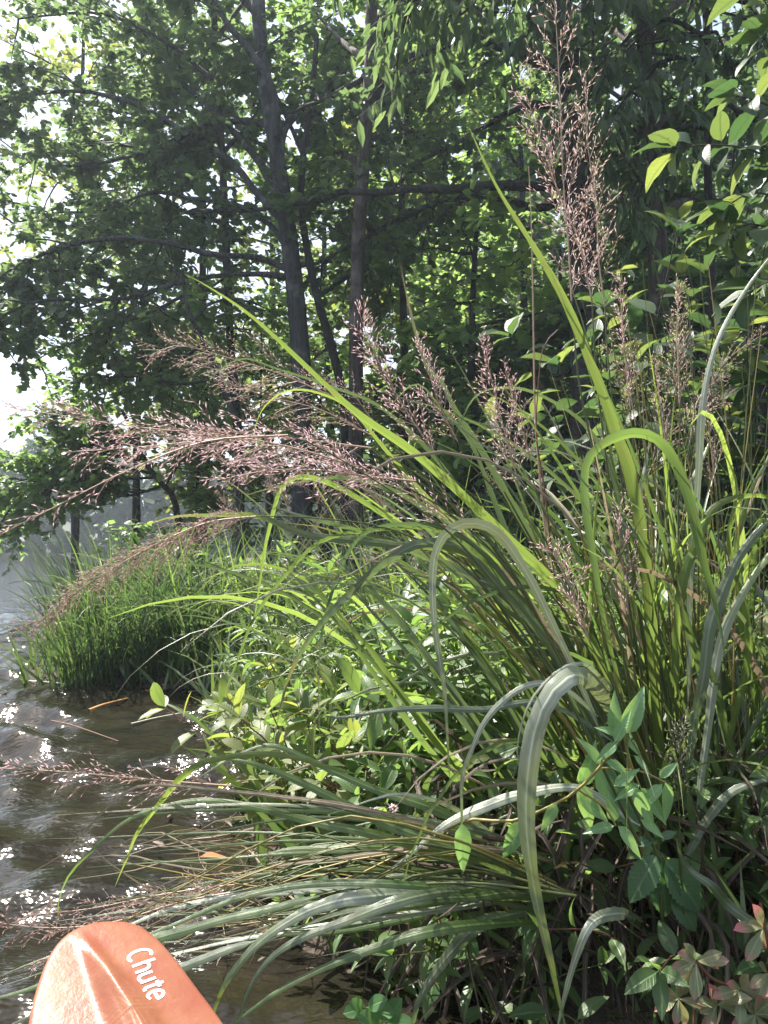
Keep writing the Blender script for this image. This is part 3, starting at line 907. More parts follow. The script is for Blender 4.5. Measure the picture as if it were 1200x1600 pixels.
def back_wood():
    mb = MB()
    n = 15000
    x = NR.uniform(-0.5, 20, n)
    h = NR.random(n) ** 0.85
    y = 25 + NR.normal(0, 1.5, n) + 0.15 * x
    lim = np.clip((x + 0.5) / 3.0, 0.15, 1)
    z = 0.6 + h * 15 * lim * (0.8 + 0.2 * np.sin(x * 1.7))
    batch_leaves(mb, LOBED_FAR, np.stack([x, y, z], 1), nrm(NR.normal(0, 1, (n, 3)) + np.array([0, 0, -0.5])), nrm(NR.normal(0, 1, (n, 3)) + np.array([0, -0.5, 0.8])), NR.uniform(0.35, 0.7, n))
    o = link('background_wood', mb.mesh('background_wood', [M_TREE], smooth=False))
    o['kind'] = 'stuff'
    o['label'] = 'dark wood closing the view behind the trees at right'
back_wood()

# low leaning tree over the water at far left --------------------------
b = P(275, 780, 9.0)
t = Tree('young_tree', 'low leaning sapling holding a leafy branch over the lake at far left', (b.x, b.y, gz(b.x, b.y)), group='trees on the bank', bark=M_BARK_DARK, leaf=M_TREE_MID)
t.trunk([(b.x + 0.1, b.y, gz(b.x, b.y) - 0.1)] + PP([(275, 790), (258, 765), (245, 745), (225, 722), (215, 690), (190, 640)], 9.0), 0.05, 0.02, n=16)
for pts in ([(245, 745), (205, 748), (160, 744), (110, 735), (50, 745), (0, 760)], [(225, 722), (170, 710), (110, 715), (60, 730)], [(215, 690), (150, 660), (110, 640)], [(250, 760), (200, 775), (150, 770)], [(240, 740), (170, 730), (90, 760), (20, 790)], [(255, 760), (300, 700), (330, 680)], [(240, 730), (200, 690), (160, 690), (100, 690)]):
    t.limb(PP(pts, 9.0), .02, .007, sub=0.75, nl=13, step=0.10, up=0.0, tstep=0.10)
LEAVES += t.finish()

# ------------------------------------------------------------------ grass
SPIKE_T = np.array([(0, 0, 0), (.085, .4, 0), (0, .4, .085), (-.085, .4, 0), (0, .4, -.085), (0, 1, 0)])
SPIKE_F = np.array([(0, 2, 1), (0, 3, 2), (0, 4, 3), (0, 1, 4), (5, 1, 2), (5, 2, 3), (5, 3, 4), (5, 4, 1)])

def panicle(path, br, nb, mats, droop=0.0, spread=0.8, sp=0.0055, gap=0.010, curl=0.12, r=0.0011):
    """an open seed head along path: thin branches that carry spikelets"""
    p = V(path)
    n = len(p)
    tg = tangents(p)
    mb = MB()
    add_tube(mb, p, np.linspace(r * 1.5, r * 0.5, n), 4, 0)
    q_pos, q_dir = [], []
    nb = int(nb * 1.15)
    for i in range(nb):
        f = (i + R.random()) / nb
        k = f * (n - 1)
        a = int(min(k, n - 2))
        o = p[a] + (p[a + 1] - p[a]) * (k - a)
        rd = rdir()
        rd = nrm(rd - tg[a] * np.dot(rd, tg[a]))
        d = nrm(tg[a] * 0.8 + rd * spread * R.uniform(0.6, 1.2))
        L = br * (1.0 - 0.72 * f) * (0.55 + 0.45 * min(1, f * 6)) * R.uniform(0.55, 1.1)
        m = max(3, int(L / gap))
        bp = [o]
        dd = d
        for j in range(m):
            dd = nrm(dd + curl * rdir() + np.array([0, 0, -droop * 0.12]) + tg[a] * 0.03)
            bp.append(bp[-1] + dd * L / m)
        bp = V(bp)
        add_tube(mb, bp[::2] if len(bp) > 6 else bp, r * 0.45, 3, 0)
        for j in range(1, m + 1):
            if j < m * 0.22:
                continue
            bd = nrm(bp[j] - bp[j - 1])
            for e in range(1 if R.random() < 0.35 else 2):
                sd = nrm(bd + 0.75 * rdir())
                st = bp[j]
                if e:
                    st2 = st + sd * R.uniform(0.006, 0.018)
                    add_tube(mb, V([st, st2]), r * 0.3, 3, 0)
                    st = st2
                q_pos.append(st)
                q_dir.append(sd)
    N = len(q_pos)
    batch_leaves(mb, (SPIKE_T, SPIKE_F), V(q_pos), V(q_dir), nrm(NR.normal(0, 1, (N, 3))), NR.uniform(sp * 0.8, sp * 1.6, N), 1)
    return mb.mesh('seed_head', mats)

def width_profile(n, w, base=0.55, peak=0.3, tipp=1.0):
    t = np.linspace(0, 1, n)
    up = base + (1 - base) * np.clip(t / peak, 0, 1) ** 0.8
    down = np.clip((1 - t) / (1 - peak), 0, 1) ** (0.75 * tipp)
    return w * np.minimum(up, np.maximum(down, 0.03)) * np.clip(t / 0.05, 0.3, 1)

def blade_proto(elev, droop, power, mat, w=0.022, n=13, twist=0.0, fold=0.16):
    """unit-length blade from the origin arching towards +X"""
    s = np.linspace(0, 1, n)
    a = elev - droop * s ** power
    st = 1.0 / (n - 1)
    x = np.concatenate([[0], np.cumsum(np.cos(a[:-1]) * st)])
    z = np.concatenate([[0], np.cumsum(np.sin(a[:-1]) * st)])
    p = np.stack([x, np.zeros(n), z], 1)
    t = tangents(p)
    y = np.tile(np.array([0, 1.0, 0]), (n, 1))
    nor = np.cross(t, y)
    th = (twist * s)[:, None]
    side = y * np.cos(th) + nor * np.sin(th)
    v, f, uv = ribbon_geo(p, width_profile(n, w), side, fold)
    mb = MB()
    mb.add(v, f, uv)
    return mb.mesh('grass_leaf', [mat], rnd=False)

PROTO = {}
def protos(mat):
    if mat.name not in PROTO:
        l = []
        for i in range(12):
            droop = [0.35, 0.7, 1.1, 1.5, 2.0, 2.4][i % 6]
            l.append(blade_proto(math.radians(78), droop, R.uniform(1.2, 2.2), mat, twist=R.uniform(-1.2, 1.2)))
        PROTO[mat.name] = l
    return PROTO[mat.name]

def place_blade(root, pos, az, L, W, mat, lean=0.0, roll=0.0, which=None, stiff=False):
    pr = protos(mat)
    if stiff:
        which = R.choice((0, 1, 6, 7, 1, 7, 2, 8, 3))
    me = R.choice(pr) if which is None else pr[which]
    o = bpy.data.objects.new('grass_leaf', me)
    COL.objects.link(o)
    o.parent = root
    m = Matrix.Rotation(az, 4, 'Z') @ Matrix.Rotation(lean, 4, 'Y') @ Matrix.Rotation(roll, 4, 'X') @ Matrix.Diagonal((L, W / 0.022, L, 1))
    m.translation = Vector(pos) - Vector(root.location)
    o.matrix_basis = m
    return o

VIEW = nrm(np.array([0, 1.0, 0.0]))
def hero_blade(root, pts, wpx, mat, face=0.6, name='grass_leaf', base=0.5, peak=0.3, twist=0.0, d=None, fold=0.14, n=46):
    """a leaf that follows a line in the picture at its own depth; face 1 = flat to the viewer, 0 = lying flat"""
    w3 = [P(x, y, q[0] if q else d) for x, y, *q in pts]
    p = smooth_path(w3, n)
    dm = float(np.mean([q[2] if len(q) > 2 else d for q in pts]))
    w_ = np.linspace(0, 1, n)[:, None]
    p = p + 0.0035 * (np.sin(w_ * R.uniform(7, 16) + R.random() * 6) * rdir() + np.sin(w_ * R.uniform(14, 30) + R.random() * 6) * rdir() * 0.4) * np.minimum(1, w_ * 4)
    t = tangents(p)
    cp = V(cam_o.location)
    view = nrm(p - cp)
    s1 = np.cross(t, view)
    s2 = np.cross(t, np.array([0, 0, 1.0]))
    s2 = s2 * np.where(np.sum(s1 * s2, 1, keepdims=True) < 0, -1, 1)
    side = nrm(nrm(s1) * face + nrm(s2) * (1 - face) + 1e-6)
    for i in range(3):
        side[1:-1] = (side[:-2] + side[1:-1] + side[2:]) / 3
    if twist:
        nor = np.cross(t, side)
        th = (np.linspace(-0.3, 1, n) * twist)[:, None]
        side = side * np.cos(th) + nor * np.sin(th)
    v, f, uv = ribbon_geo(p, width_profile(n, 0.8 * wpx * dm / FPX, base, peak) * (1 + 0.05 * np.sin(np.linspace(0, 25, n) + R.random() * 6) + 0.05 * NR.normal(0, 1, n)), side, fold)
    mb = MB()
    mb.add(v, f, uv)
    return part(name, mb.mesh(name, [mat], rnd=False), root)

def culm(root, pts, rpx, d=None, mat=None, n=24, name='flower_stem'):
    w3 = [P(x, y, q[0] if q else d) for x, y, *q in pts]
    p = smooth_path(w3, n)
    dm = float(np.mean([q[2] if len(q) > 2 else d for q in pts]))
    r0 = rpx * dm / FPX
    mb = MB()
    add_tube(mb, p, np.linspace(r0, r0 * 0.3, n), 6)
    return part(name, mb.mesh(name, [mat or M_CULM], rnd=False), root), p

def head(stem, pts, brpx, nb, mats, d=None, n=16, **kw):
    w3 = [P(x, y, q[0] if q else d) for x, y, *q in pts]
    p = smooth_path(w3, n)
    dm = float(np.mean([q[2] if len(q) > 2 else d for q in pts]))
    return part('seed_head', panicle(p, brpx * dm / FPX, nb, mats, **kw), None, None, stem)

M_RACHIS = solid_mat('rachis', (0.34, 0.25, 0.19), (0.50, 0.38, 0.31), 0.5, 0.5, 60, 0.35, (0.55, 0.42, 0.32))
PINK = [M_RACHIS, M_SPIKE]
TAN = [M_RACHIS, M_SPIKE_TAN]
PURP = [M_RACHIS, M_SPIKE_PURPLE]
GREENISH = [M_CULM, M_SPIKE_GREEN]

# -- the big clump in front, right of centre
B0 = (0.52, 1.42, gz(0.52, 1.42))
G = thing('grass_clump', 'big grass clump in front, leaning left, with the tallest pink seed plume', 'grass clump', B0, 'tall grass clumps on the bank')
hero_blade(G, [(1035, 1240), (1010, 900), (985, 740), (965, 680), (945, 620), (920, 560), (880, 470), (830, 380), (775, 285), (733, 197)], 24, M_BRIGHT, 0.8, d=1.35, base=0.7, peak=0.45)
hero_blade(G, [(1030, 1250), (960, 1080), (880, 930), (800, 848), (720, 772), (640, 702), (560, 645), (500, 590), (400, 500), (330, 452), (290, 430)], 20, M_BRIGHT, 0.75, d=1.30, base=0.6, peak=0.5)
hero_blade(G, [(975, 1090), (946, 985), (930, 900), (920, 820), (916, 745), (924, 712), (948, 690), (975, 678), (1006, 677), (1038, 697), (1062, 742), (1082, 805), (1102, 880), (1118, 932), (1128, 985), (1132, 1030)], 23, M_GREEN, 0.85, d=1.18, base=0.22, peak=0.72, twist=0.5)
hero_blade(G, [(940, 1150), (860, 960), (800, 865), (770, 830), (740, 818), (712, 822), (690, 842), (679, 880), (680, 950), (688, 1050), (695, 1130), (706, 1230)], 20, M_PALE_SHEEN, 0.8, d=1.12, base=0.4, peak=0.45)
hero_blade(G, [(1010, 1400, 1.5), (985, 1200, 1.45), (945, 1095, 1.25), (912, 1058, 1.08), (880, 1064), (855, 1092), (836, 1135), (825, 1200), (822, 1270), (830, 1350), (845, 1430), (861, 1500), (873, 1560), (886, 1612)], 38, M_PALE_SHEEN, 0.85, d=0.98, base=0.4, peak=0.72, twist=0.3)
hero_blade(G, [(1000, 1350, 1.5), (960, 1110, 1.35), (930, 1048, 1.15), (900, 1036), (868, 1050), (832, 1090), (812, 1140), (806, 1188), (818, 1222)], 17, M_PALE_SHEEN, 0.7, d=1.05, base=0.5)
hero_blade(G, [(935, 1120), (880, 1075), (835, 1072), (785, 1095), (750, 1135), (731, 1190), (722, 1250), (719, 1310), (720, 1370)], 13, M_PALE_SHEEN, 0.8, d=1.10)
hero_blade(G, [(1000, 1290), (900, 1232), (815, 1240), (750, 1264), (675, 1305), (610, 1355)], 22, M_PALE_SHEEN, 0.65, d=1.12, base=0.4, peak=0.6)
hero_blade(G, [(1005, 1440, 1.3), (970, 1428, 1.15), (940, 1432, 1.04), (917, 1450), (900, 1492), (885, 1550), (868, 1620)], 26, M_PALE_SHEEN, 0.85, d=1.00, base=0.5, peak=0.5)
hero_blade(G, [(940, 1180), (860, 1010), (770, 880), (700, 830), (640, 820), (585, 825), (550, 850), (525, 900), (505, 975), (499, 1050), (500, 1150)], 13, M_BLUE, 0.7, d=1.22)
hero_blade(G, [(950, 1180), (850, 1000), (740, 870), (660, 850), (600, 880), (550, 925), (490, 990), (450, 1060), (428, 1145)], 18, M_BLUE, 0.75, d=1.20, peak=0.6)
hero_blade(G, [(940, 1150), (850, 990), (750, 870), (680, 826), (620, 822), (565, 827), (500, 845), (450, 895), (400, 965), (372, 1035), (340, 1110), (325, 1165)], 14, M_GRASS, 0.7, d=1.26)
hero_blade(G, [(955, 1180), (820, 930), (700, 850), (640, 850), (590, 870), (530, 900), (480, 880)], 12, M_DRY, 0.6, d=1.3)
hero_blade(G, [(960, 1160), (860, 1100), (760, 1108), (680, 1106), (600, 1112), (540, 1120), (485, 1114)], 15, M_BLUE, 0.7, d=1.16, peak=0.6)
hero_blade(G, [(970, 1180), (880, 1020), (800, 960), (730, 900), (690, 890)], 20, M_BLUE, 0.6, d=1.3)
hero_blade(G, [(1000, 1200), (900, 1050), (780, 930), (690, 880), (560, 830), (450, 800), (395, 770)], 24, M_BLUE, 0.6, d=1.4, peak=0.5)
hero_blade(G, [(980, 1180), (860, 960), (740, 840), (620, 770), (520, 745), (420, 765), (385, 775)], 20, M_BLUE, 0.55, d=1.45, peak=0.5)
hero_blade(G, [(930, 1080), (760, 880), (600, 850), (480, 835), (400, 806), (330, 806), (270, 808), (225, 822)], 19, M_GRASS, 0.6, d=1.35, peak=0.6)
hero_blade(G, [(640, 830), (560, 780), (480, 745), (440, 760), (420, 830), (408, 900), (395, 975)], 12, M_BRIGHT, 0.8, d=1.4)
hero_blade(G, [(800, 900), (650, 760), (560, 650), (500, 615), (450, 612), (410, 640), (392, 690)], 10, M_BRIGHT, 0.7, d=1.42)
hero_blade(G, [(790, 880), (700, 740), (600, 640), (520, 605), (430, 575), (380, 560), (340, 580), (310, 620)], 10, M_BLUE, 0.6, d=1.5)
hero_blade(G, [(920, 1080), (800, 850), (740, 700), (690, 640), (650, 600), (600, 640)], 16, M_BLUE, 0.6, d=1.5)
hero_blade(G, [(960, 1090), (850, 880), (770, 730), (710, 640), (690, 600), (660, 560), (625, 405)], 15, M_BLUE, 0.7, d=1.55, peak=0.5)
hero_blade(G, [(965, 1060), (900, 860), (840, 780), (800, 720), (740, 700)], 14, M_GRASS, 0.6, d=1.5)
hero_blade(G, [(1000, 1000), (960, 760), (920, 670), (860, 625), (800, 605), (740, 620), (705, 700)], 12, M_BLUE, 0.6, d=1.5)
# straight young leaves low in the clump
for i in range(16):
    x0 = 1000 - i * 22 + R.uniform(-20, 20)
    hero_blade(G, [(x0 + 60, 1330 - i * 6, 1.42), (x0 - 20, 1160 - R.uniform(0, 40), 1.36), (x0 - 120 - R.uniform(0, 40), 1000 - R.uniform(0, 60), 1.36), (x0 - 210 - R.uniform(0, 60), 900 - R.uniform(0, 60), 1.38)], R.uniform(12, 20), R.choice([M_GRASS, M_GREEN, M_BRIGHT, M_BLUE]), R.uniform(0.3, 0.8), base=0.8)
# stems with seed heads
def stem_head(root, stem_pts, head_pts, d, brpx, nb, mats, rpx=3.2, **kw):
    s, p = culm(root, stem_pts + head_pts[:1], rpx, d)
    head(s, head_pts, brpx, nb, mats, d, **kw)
    return s, p
stem_head(G, [(1060, 1380), (1020, 1150), (985, 960), (940, 760), (905, 600), (895, 480)], [(893, 470), (888, 380), (880, 280), (876, 180), (872, 90), (866, -10)], 1.36, 135, 46, [M_RACHIS, M_SPIKE_TAN], spread=0.8, sp=0.0085, gap=0.011)
stem_head(G, [(1060, 1380), (1010, 1100), (975, 900), (945, 700), (930, 560)], [(925, 470), (905, 380), (865, 280), (835, 190), (812, 110)], 1.40, 110, 40, PINK, spread=0.75, sp=0.008, gap=0.011)
stem_head(G, [(1065, 1380), (1020, 1100), (990, 900), (965, 700), (950, 560)], [(945, 480), (935, 400), (932, 320), (918, 220), (915, 110)], 1.45, 85, 30, TAN, spread=0.7, sp=0.008)
stem_head(G, [(1030, 1340), (900, 1080), (800, 900), (700, 800), (600, 745)], [(560, 730), (460, 700), (350, 680), (220, 668), (100, 650), (-10, 632)], 1.25, 120, 62, PINK, spread=0.62, droop=0.3, sp=0.0085)
stem_head(G, [(1030, 1340), (900, 1060), (790, 880), (700, 780), (620, 720)], [(580, 700), (500, 690), (400, 680), (300, 690), (200, 700), (120, 705)], 1.35, 115, 55, PINK, spread=0.65, droop=0.2, sp=0.008)
stem_head(G, [(1030, 1340), (880, 1040), (780, 860), (680, 770)], [(650, 752), (580, 745), (500, 735), (420, 735), (340, 750)], 1.15, 90, 36, PINK, spread=0.6, droop=0.2, sp=0.0085)
stem_head(G, [(1000, 1300), (880, 1080), (740, 900), (620, 830), (500, 810), (420, 806)], [(400, 807), (330, 815), (270, 838), (190, 880), (120, 925), (55, 975)], 1.22, 105, 85, PURP, spread=0.55, droop=0.6, sp=0.006, gap=0.007)
stem_head(G, [(1000, 1320), (860, 1040), (720, 850), (600, 760), (500, 700)], [(450, 680), (320, 690), (200, 735), (90, 790), (0, 835)], 1.1, 70, 26, PINK, spread=0.5, droop=0.4, sp=0.008, gap=0.012)
stem_head(G, [(1010, 1320), (880, 1060), (760, 860), (640, 720), (560, 650)], [(520, 620), (440, 585), (360, 560), (280, 540), (235, 555)], 1.55, 110, 45, TAN, spread=0.6, droop=0.3, sp=0.006, gap=0.009)
stem_head(G, [(1010, 1320), (860, 1040), (740, 840), (620, 720)], [(580, 680), (500, 640), (420, 620), (330, 590)], 1.6, 90, 34, TAN, spread=0.6, droop=0.3, sp=0.006)
stem_head(G, [(1010, 1300), (880, 1000), (780, 820), (700, 740)], [(680, 710), (640, 650), (605, 590), (575, 530), (562, 490)], 1.45, 85, 44, PINK, spread=0.6, sp=0.0085)
stem_head(G, [(1015, 1300), (900, 1000), (800, 800), (730, 720)], [(715, 690), (690, 640), (672, 590), (655, 540)], 1.5, 70, 30, PINK, spread=0.6, sp=0.008)
stem_head(G, [(1020, 1300), (930, 1020), (860, 860), (820, 780)], [(812, 760), (795, 700), (780, 640), (765, 580), (752, 540)], 1.4, 75, 44, PINK, spread=0.55, sp=0.0075)
stem_head(G, [(1020, 1300), (940, 1020), (870, 850), (835, 760)], [(830, 720), (815, 670), (800, 620), (790, 580)], 1.45, 60, 26, PINK, spread=0.5, sp=0.007)
stem_head(G, [(1030, 1280), (970, 1100), (930, 1020)], [(920, 1000), (900, 940), (880, 890), (855, 855)], 1.2, 75, 34, PINK, spread=0.75, sp=0.007)
stem_head(G, [(1040, 1300), (1000, 1100), (985, 1000)], [(982, 960), (975, 900), (968, 840), (970, 790)], 1.3, 55, 32, PINK, spread=0.7, sp=0.007)
stem_head(G, [(1020, 1300), (900, 1080), (820, 960), (770, 900)], [(740, 850), (690, 800), (640, 770), (570, 745), (520, 740)], 1.3, 80, 30, PINK, spread=0.6, sp=0.008)
culm(G, [(860, 900), (845, 760), (836, 640), (833, 480), (830, 340), (826, 260)], 2.2, 1.5, M_RACHIS)
culm(G, [(870, 930), (850, 760), (838, 680), (842, 590), (850, 540), (872, 515)], 2.0, 1.42, M_CULM_RED)
for i in range(26):
    x0, d = R.uniform(960, 1080), R.uniform(1.3, 1.6)
    dx = R.uniform(60, 420)
    culm(G, [(x0 + 20, 1420, d), (x0 - dx * 0.25, 1190 - R.uniform(0, 60), d), (x0 - dx * 0.6, 1000 - R.uniform(0, 80), d), (x0 - dx, 860 - R.uniform(0, 100), d)], R.uniform(2.5, 5), d, R.choice([M_CULM, M_CULM, M_CULM_YEL]), n=12, name='stem')
for i in range(135):
    a = R.uniform(0, 6.28)
    rr = 0.20 * math.sqrt(R.random())
    x, y = B0[0] + rr * math.cos(a), B0[1] + 0.10 + rr * math.sin(a) * 0.9
    az = R.choice([R.gauss(math.pi * 0.95, 0.6), R.uniform(0, 6.28)])
    place_blade(G, (x, y, max(gz(x, y), 0.0) + R.uniform(0, 0.25)), az, R.uniform(0.5, 1.05), R.uniform(0.006, 0.013), R.choice([M_GRASS, M_GRASS, M_GRASS, M_BLUE, M_BRIGHT, M_DRY]), R.uniform(-0.05, 0.5))

# -- low fan of leaves reaching out over the water
B1 = (0.28, 1.42, gz(0.28, 1.42))
G = thing('grass_clump', 'low fan of grass leaves reaching left across the water above the paddle', 'grass clump', B1, 'tall grass clumps on the bank')
hero_blade(G, [(900, 1400, 1.3), (750, 1340), (600, 1285), (525, 1250), (450, 1215), (400, 1195), (350, 1185), (315, 1187), (290, 1207)], 25, M_GREEN, 0.65, d=1.15, base=0.6, peak=0.45)
hero_blade(G, [(900, 1370, 1.3), (700, 1275), (600, 1238), (500, 1196), (425, 1165), (380, 1174), (345, 1192), (300, 1222)], 22, M_GREEN, 0.6, d=1.20, base=0.6, peak=0.4)
hero_blade(G, [(880, 1385, 1.3), (600, 1310), (500, 1290), (400, 1265), (320, 1252), (260, 1260), (200, 1280), (150, 1320), (110, 1360), (92, 1400), (90, 1432)], 20, M_GREEN, 0.6, d=1.12, base=0.6, peak=0.4)
hero_blade(G, [(820, 1330, 1.25), (600, 1270), (425, 1247), (300, 1232), (240, 1228), (200, 1236), (165, 1265), (125, 1305), (85, 1342), (0, 1388)], 10, M_DRY, 0.7, d=1.08, peak=0.4)
hero_blade(G, [(560, 1210), (420, 1180), (330, 1185), (292, 1205), (268, 1230), (238, 1272), (210, 1312), (193, 1352), (181, 1384)], 13, M_BRIGHT, 0.8, d=1.1, peak=0.6)
hero_blade(G, [(860, 1335, 1.3), (600, 1324), (500, 1324), (435, 1330), (408, 1346), (388, 1374)], 22, M_GREEN, 0.6, d=1.2, peak=0.5)
hero_blade(G, [(880, 1400, 1.2), (700, 1403), (600, 1410), (500, 1413), (400, 1430), (325, 1449)], 26, M_BRIGHT, 0.7, d=1.02, peak=0.5)
hero_blade(G, [(880, 1390, 1.2), (700, 1405), (560, 1420), (460, 1450), (420, 1470)], 20, M_GRASS, 0.5, d=1.0, peak=0.5)
hero_blade(G, [(820, 1380, 1.2), (600, 1400), (500, 1420), (450, 1440), (405, 1470), (370, 1508), (345, 1550), (325, 1620)], 30, M_PALE_SHEEN, 0.7, d=0.98, peak=0.5)
hero_blade(G, [(800, 1400, 1.2), (650, 1400), (530, 1440), (450, 1480), (400, 1530), (370, 1600), (360, 1640)], 24, M_BLUE, 0.6, d=0.95, peak=0.5)
hero_blade(G, [(850, 1440, 1.2), (700, 1450), (560, 1490), (450, 1540), (380, 1590), (340, 1640)], 24, M_GREEN, 0.6, d=0.95, peak=0.5)
hero_blade(G, [(800, 1400, 1.2), (650, 1385), (500, 1380), (380, 1400), (250, 1455), (110, 1505), (0, 1540)], 16, M_GREEN, 0.6, d=0.98, peak=0.4)
hero_blade(G, [(800, 1380, 1.2), (600, 1380), (420, 1395), (260, 1420), (120, 1480), (0, 1530)], 14, M_PALE_SHEEN, 0.6, d=1.05, peak=0.4)
hero_blade(G, [(500, 1400), (300, 1450), (160, 1500), (60, 1540), (-40, 1565)], 22, M_GREEN, 0.6, d=0.9, peak=0.5)
hero_blade(G, [(400, 1470), (250, 1520), (120, 1560), (0, 1610)], 24, M_BLUE, 0.6, d=0.88, peak=0.4)
hero_blade(G, [(840, 1420, 1.2), (760, 1440), (700, 1490), (660, 1560), (640, 1640)], 26, M_BLUE, 0.7, d=1.05, peak=0.5)
hero_blade(G, [(880, 1350, 1.3), (780, 1330), (660, 1322), (520, 1340), (420, 1355), (330, 1390), (270, 1410)], 12, M_DRY, 0.6, d=1.15)
hero_blade(G, [(880, 1440, 1.2), (760, 1400), (640, 1372), (520, 1380), (430, 1400), (380, 1420)], 14, M_GRASS, 0.6, d=1.12)
for i in range(24):
    d = R.uniform(1.1, 1.35)
    y1 = R.uniform(1240, 1480)
    xl = R.uniform(60, 560)
    sag = R.uniform(-10, 60)
    hero_blade(G, [(900 + R.uniform(-50, 40), 1400 + R.uniform(-30, 30), 1.33), (760, (1400 + y1) / 2 - 30, (d + 1.3) / 2), ((760 + xl) / 2, y1 - 15, d), (xl, y1 + sag, d - 0.03)], R.uniform(7, 17), R.choice([M_GRASS, M_GREEN, M_GREEN, M_BLUE, M_PALE_SHEEN]), R.uniform(0.4, 0.8), n=18)
stem_head(G, [(900, 1400), (720, 1320), (550, 1268), (420, 1240)], [(360, 1228), (280, 1222), (190, 1214), (100, 1206), (0, 1200)], 1.12, 85, 34, PINK, 2.6, spread=0.4, droop=0.1, sp=0.0075)
stem_head(G, [(900, 1400), (720, 1350), (560, 1330), (420, 1380)], [(360, 1395), (280, 1410), (180, 1440), (80, 1450), (-20, 1440)], 1.1, 85, 46, PURP, 2.6, spread=0.6, droop=0.2, sp=0.006)
stem_head(G, [(900, 1400), (740, 1350), (580, 1350), (460, 1370)], [(420, 1380), (340, 1385), (240, 1400), (140, 1420), (40, 1430)], 1.2, 75, 40, PURP, 2.6, spread=0.6, droop=0.2, sp=0.006)
stem_head(G, [(900, 1400), (740, 1380), (580, 1390), (420, 1430)], [(360, 1440), (260, 1460), (160, 1480), (60, 1500)], 1.0, 60, 30, PURP, 2.4, spread=0.6, droop=0.2, sp=0.006)
for i in range(24):
    d = R.uniform(1.0, 1.25)
    culm(G, [(910 + R.uniform(-40, 30), 1410, 1.33), (700, 1350 + R.uniform(-50, 60), d), (480, 1370 + R.uniform(-90, 90), d), (250 + R.uniform(-100, 150), 1430 + R.uniform(-90, 70), d)], R.uniform(1.5, 3.2), d, R.choice([M_CULM, M_CULM, M_CULM, M_CULM_YEL]), n=14, name='stem')

# -- right-edge clump
B2 = (0.80, 1.50, gz(0.80, 1.50))
G = thing('grass_clump', 'grass clump at the right edge with grey green blades crossing upward', 'grass clump', B2, 'tall grass clumps on the bank')
hero_blade(G, [(1075, 1100), (1080, 900), (1090, 740), (1098, 640), (1118, 545), (1155, 465), (1205, 398), (1260, 350)], 15, M_PALE_SHEEN, 0.7, d=1.35, peak=0.5)
hero_blade(G, [(1075, 1200), (1085, 1130), (1098, 1050), (1116, 960), (1150, 882), (1205, 808), (1270, 770)], 25, M_BLUE, 0.8, d=1.2, peak=0.5)
hero_blade(G, [(1090, 1260), (1105, 1130), (1130, 1000), (1165, 920), (1215, 850), (1280, 800)], 20, M_PALE_SHEEN, 0.7, d=1.25, peak=0.5)
hero_blade(G, [(1055, 1090), (1063, 935), (1080, 862), (1110, 800), (1150, 776), (1200, 776), (1250, 810)], 20, M_BRIGHT, 0.75, d=1.3, peak=0.5)
hero_blade(G, [(1130, 1200), (1170, 1000), (1140, 850), (1150, 760), (1120, 680)], 15, M_BRIGHT, 0.7, d=1.35)
hero_blade(G, [(1180, 1110), (1150, 900), (1165, 790), (1200, 720), (1260, 640)], 14, M_BRIGHT, 0.7, d=1.4)
hero_blade(G, [(1230, 1500), (1150, 1420), (1090, 1370), (1062, 1330), (1055, 1310)], 22, M_BLUE, 0.7, d=1.1, peak=0.5)
hero_blade(G, [(1060, 1360), (1120, 1260), (1170, 1225), (1230, 1215)], 20, M_BLUE, 0.6, d=1.2, peak=0.5)
hero_blade(G, [(1150, 1190), (1130, 1120), (1105, 1040), (1070, 980), (1060, 900)], 16, M_GRASS, 0.7, d=1.25)
hero_blade(G, [(1010, 950), (1005, 820), (1000, 770), (1010, 720), (1015, 680)], 18, M_PALE_SHEEN, 0.6, d=1.5)
hero_blade(G, [(1095, 860), (1080, 760), (1110, 690), (1095, 670)], 14, M_PALE_SHEEN, 0.6, d=1.45)
stem_head(G, [(1085, 1400), (1070, 1100), (1060, 850), (1062, 700)], [(1062, 640), (1060, 580), (1058, 520), (1060, 450)], 1.5, 60, 44, TAN, spread=0.55, sp=0.006, gap=0.008)
stem_head(G, [(1080, 1400), (1030, 1000), (1000, 800), (990, 700)], [(985, 640), (978, 570), (972, 500), (968, 440)], 1.5, 55, 34, PINK, spread=0.5, sp=0.007)
stem_head(G, [(1120, 1400), (1090, 1000), (1060, 800), (1045, 720)], [(1040, 690), (1030, 620), (1022, 560)], 1.55, 50, 26, TAN, spread=0.5, sp=0.006)
stem_head(G, [(1140, 1400), (1130, 1000), (1120, 800)], [(1118, 760), (1110, 690), (1105, 640)], 1.5, 45, 22, PINK, spread=0.5, sp=0.006)
stem_head(G, [(1070, 1500), (1062, 1300)], [(1060, 1250), (1062, 1190), (1070, 1130)], 1.15, 50, 34, GREENISH, spread=0.7, sp=0.007, gap=0.009)
for i in range(64):
    x0, d = R.uniform(1030, 1230), R.uniform(1.35, 1.75)
    dx = R.uniform(-170, 60)
    yt = R.uniform(380, 800)
    culm(G, [(x0, 1420, d), (x0 + dx * 0.2, 1080, d), (x0 + dx * 0.5 + R.uniform(-12, 12), (1080 + yt) / 2, d), (x0 + dx, yt, d)], R.uniform(1.0, 2.0), d, R.choice([M_CULM, M_CULM, M_CULM_YEL]), n=10, name='stem')
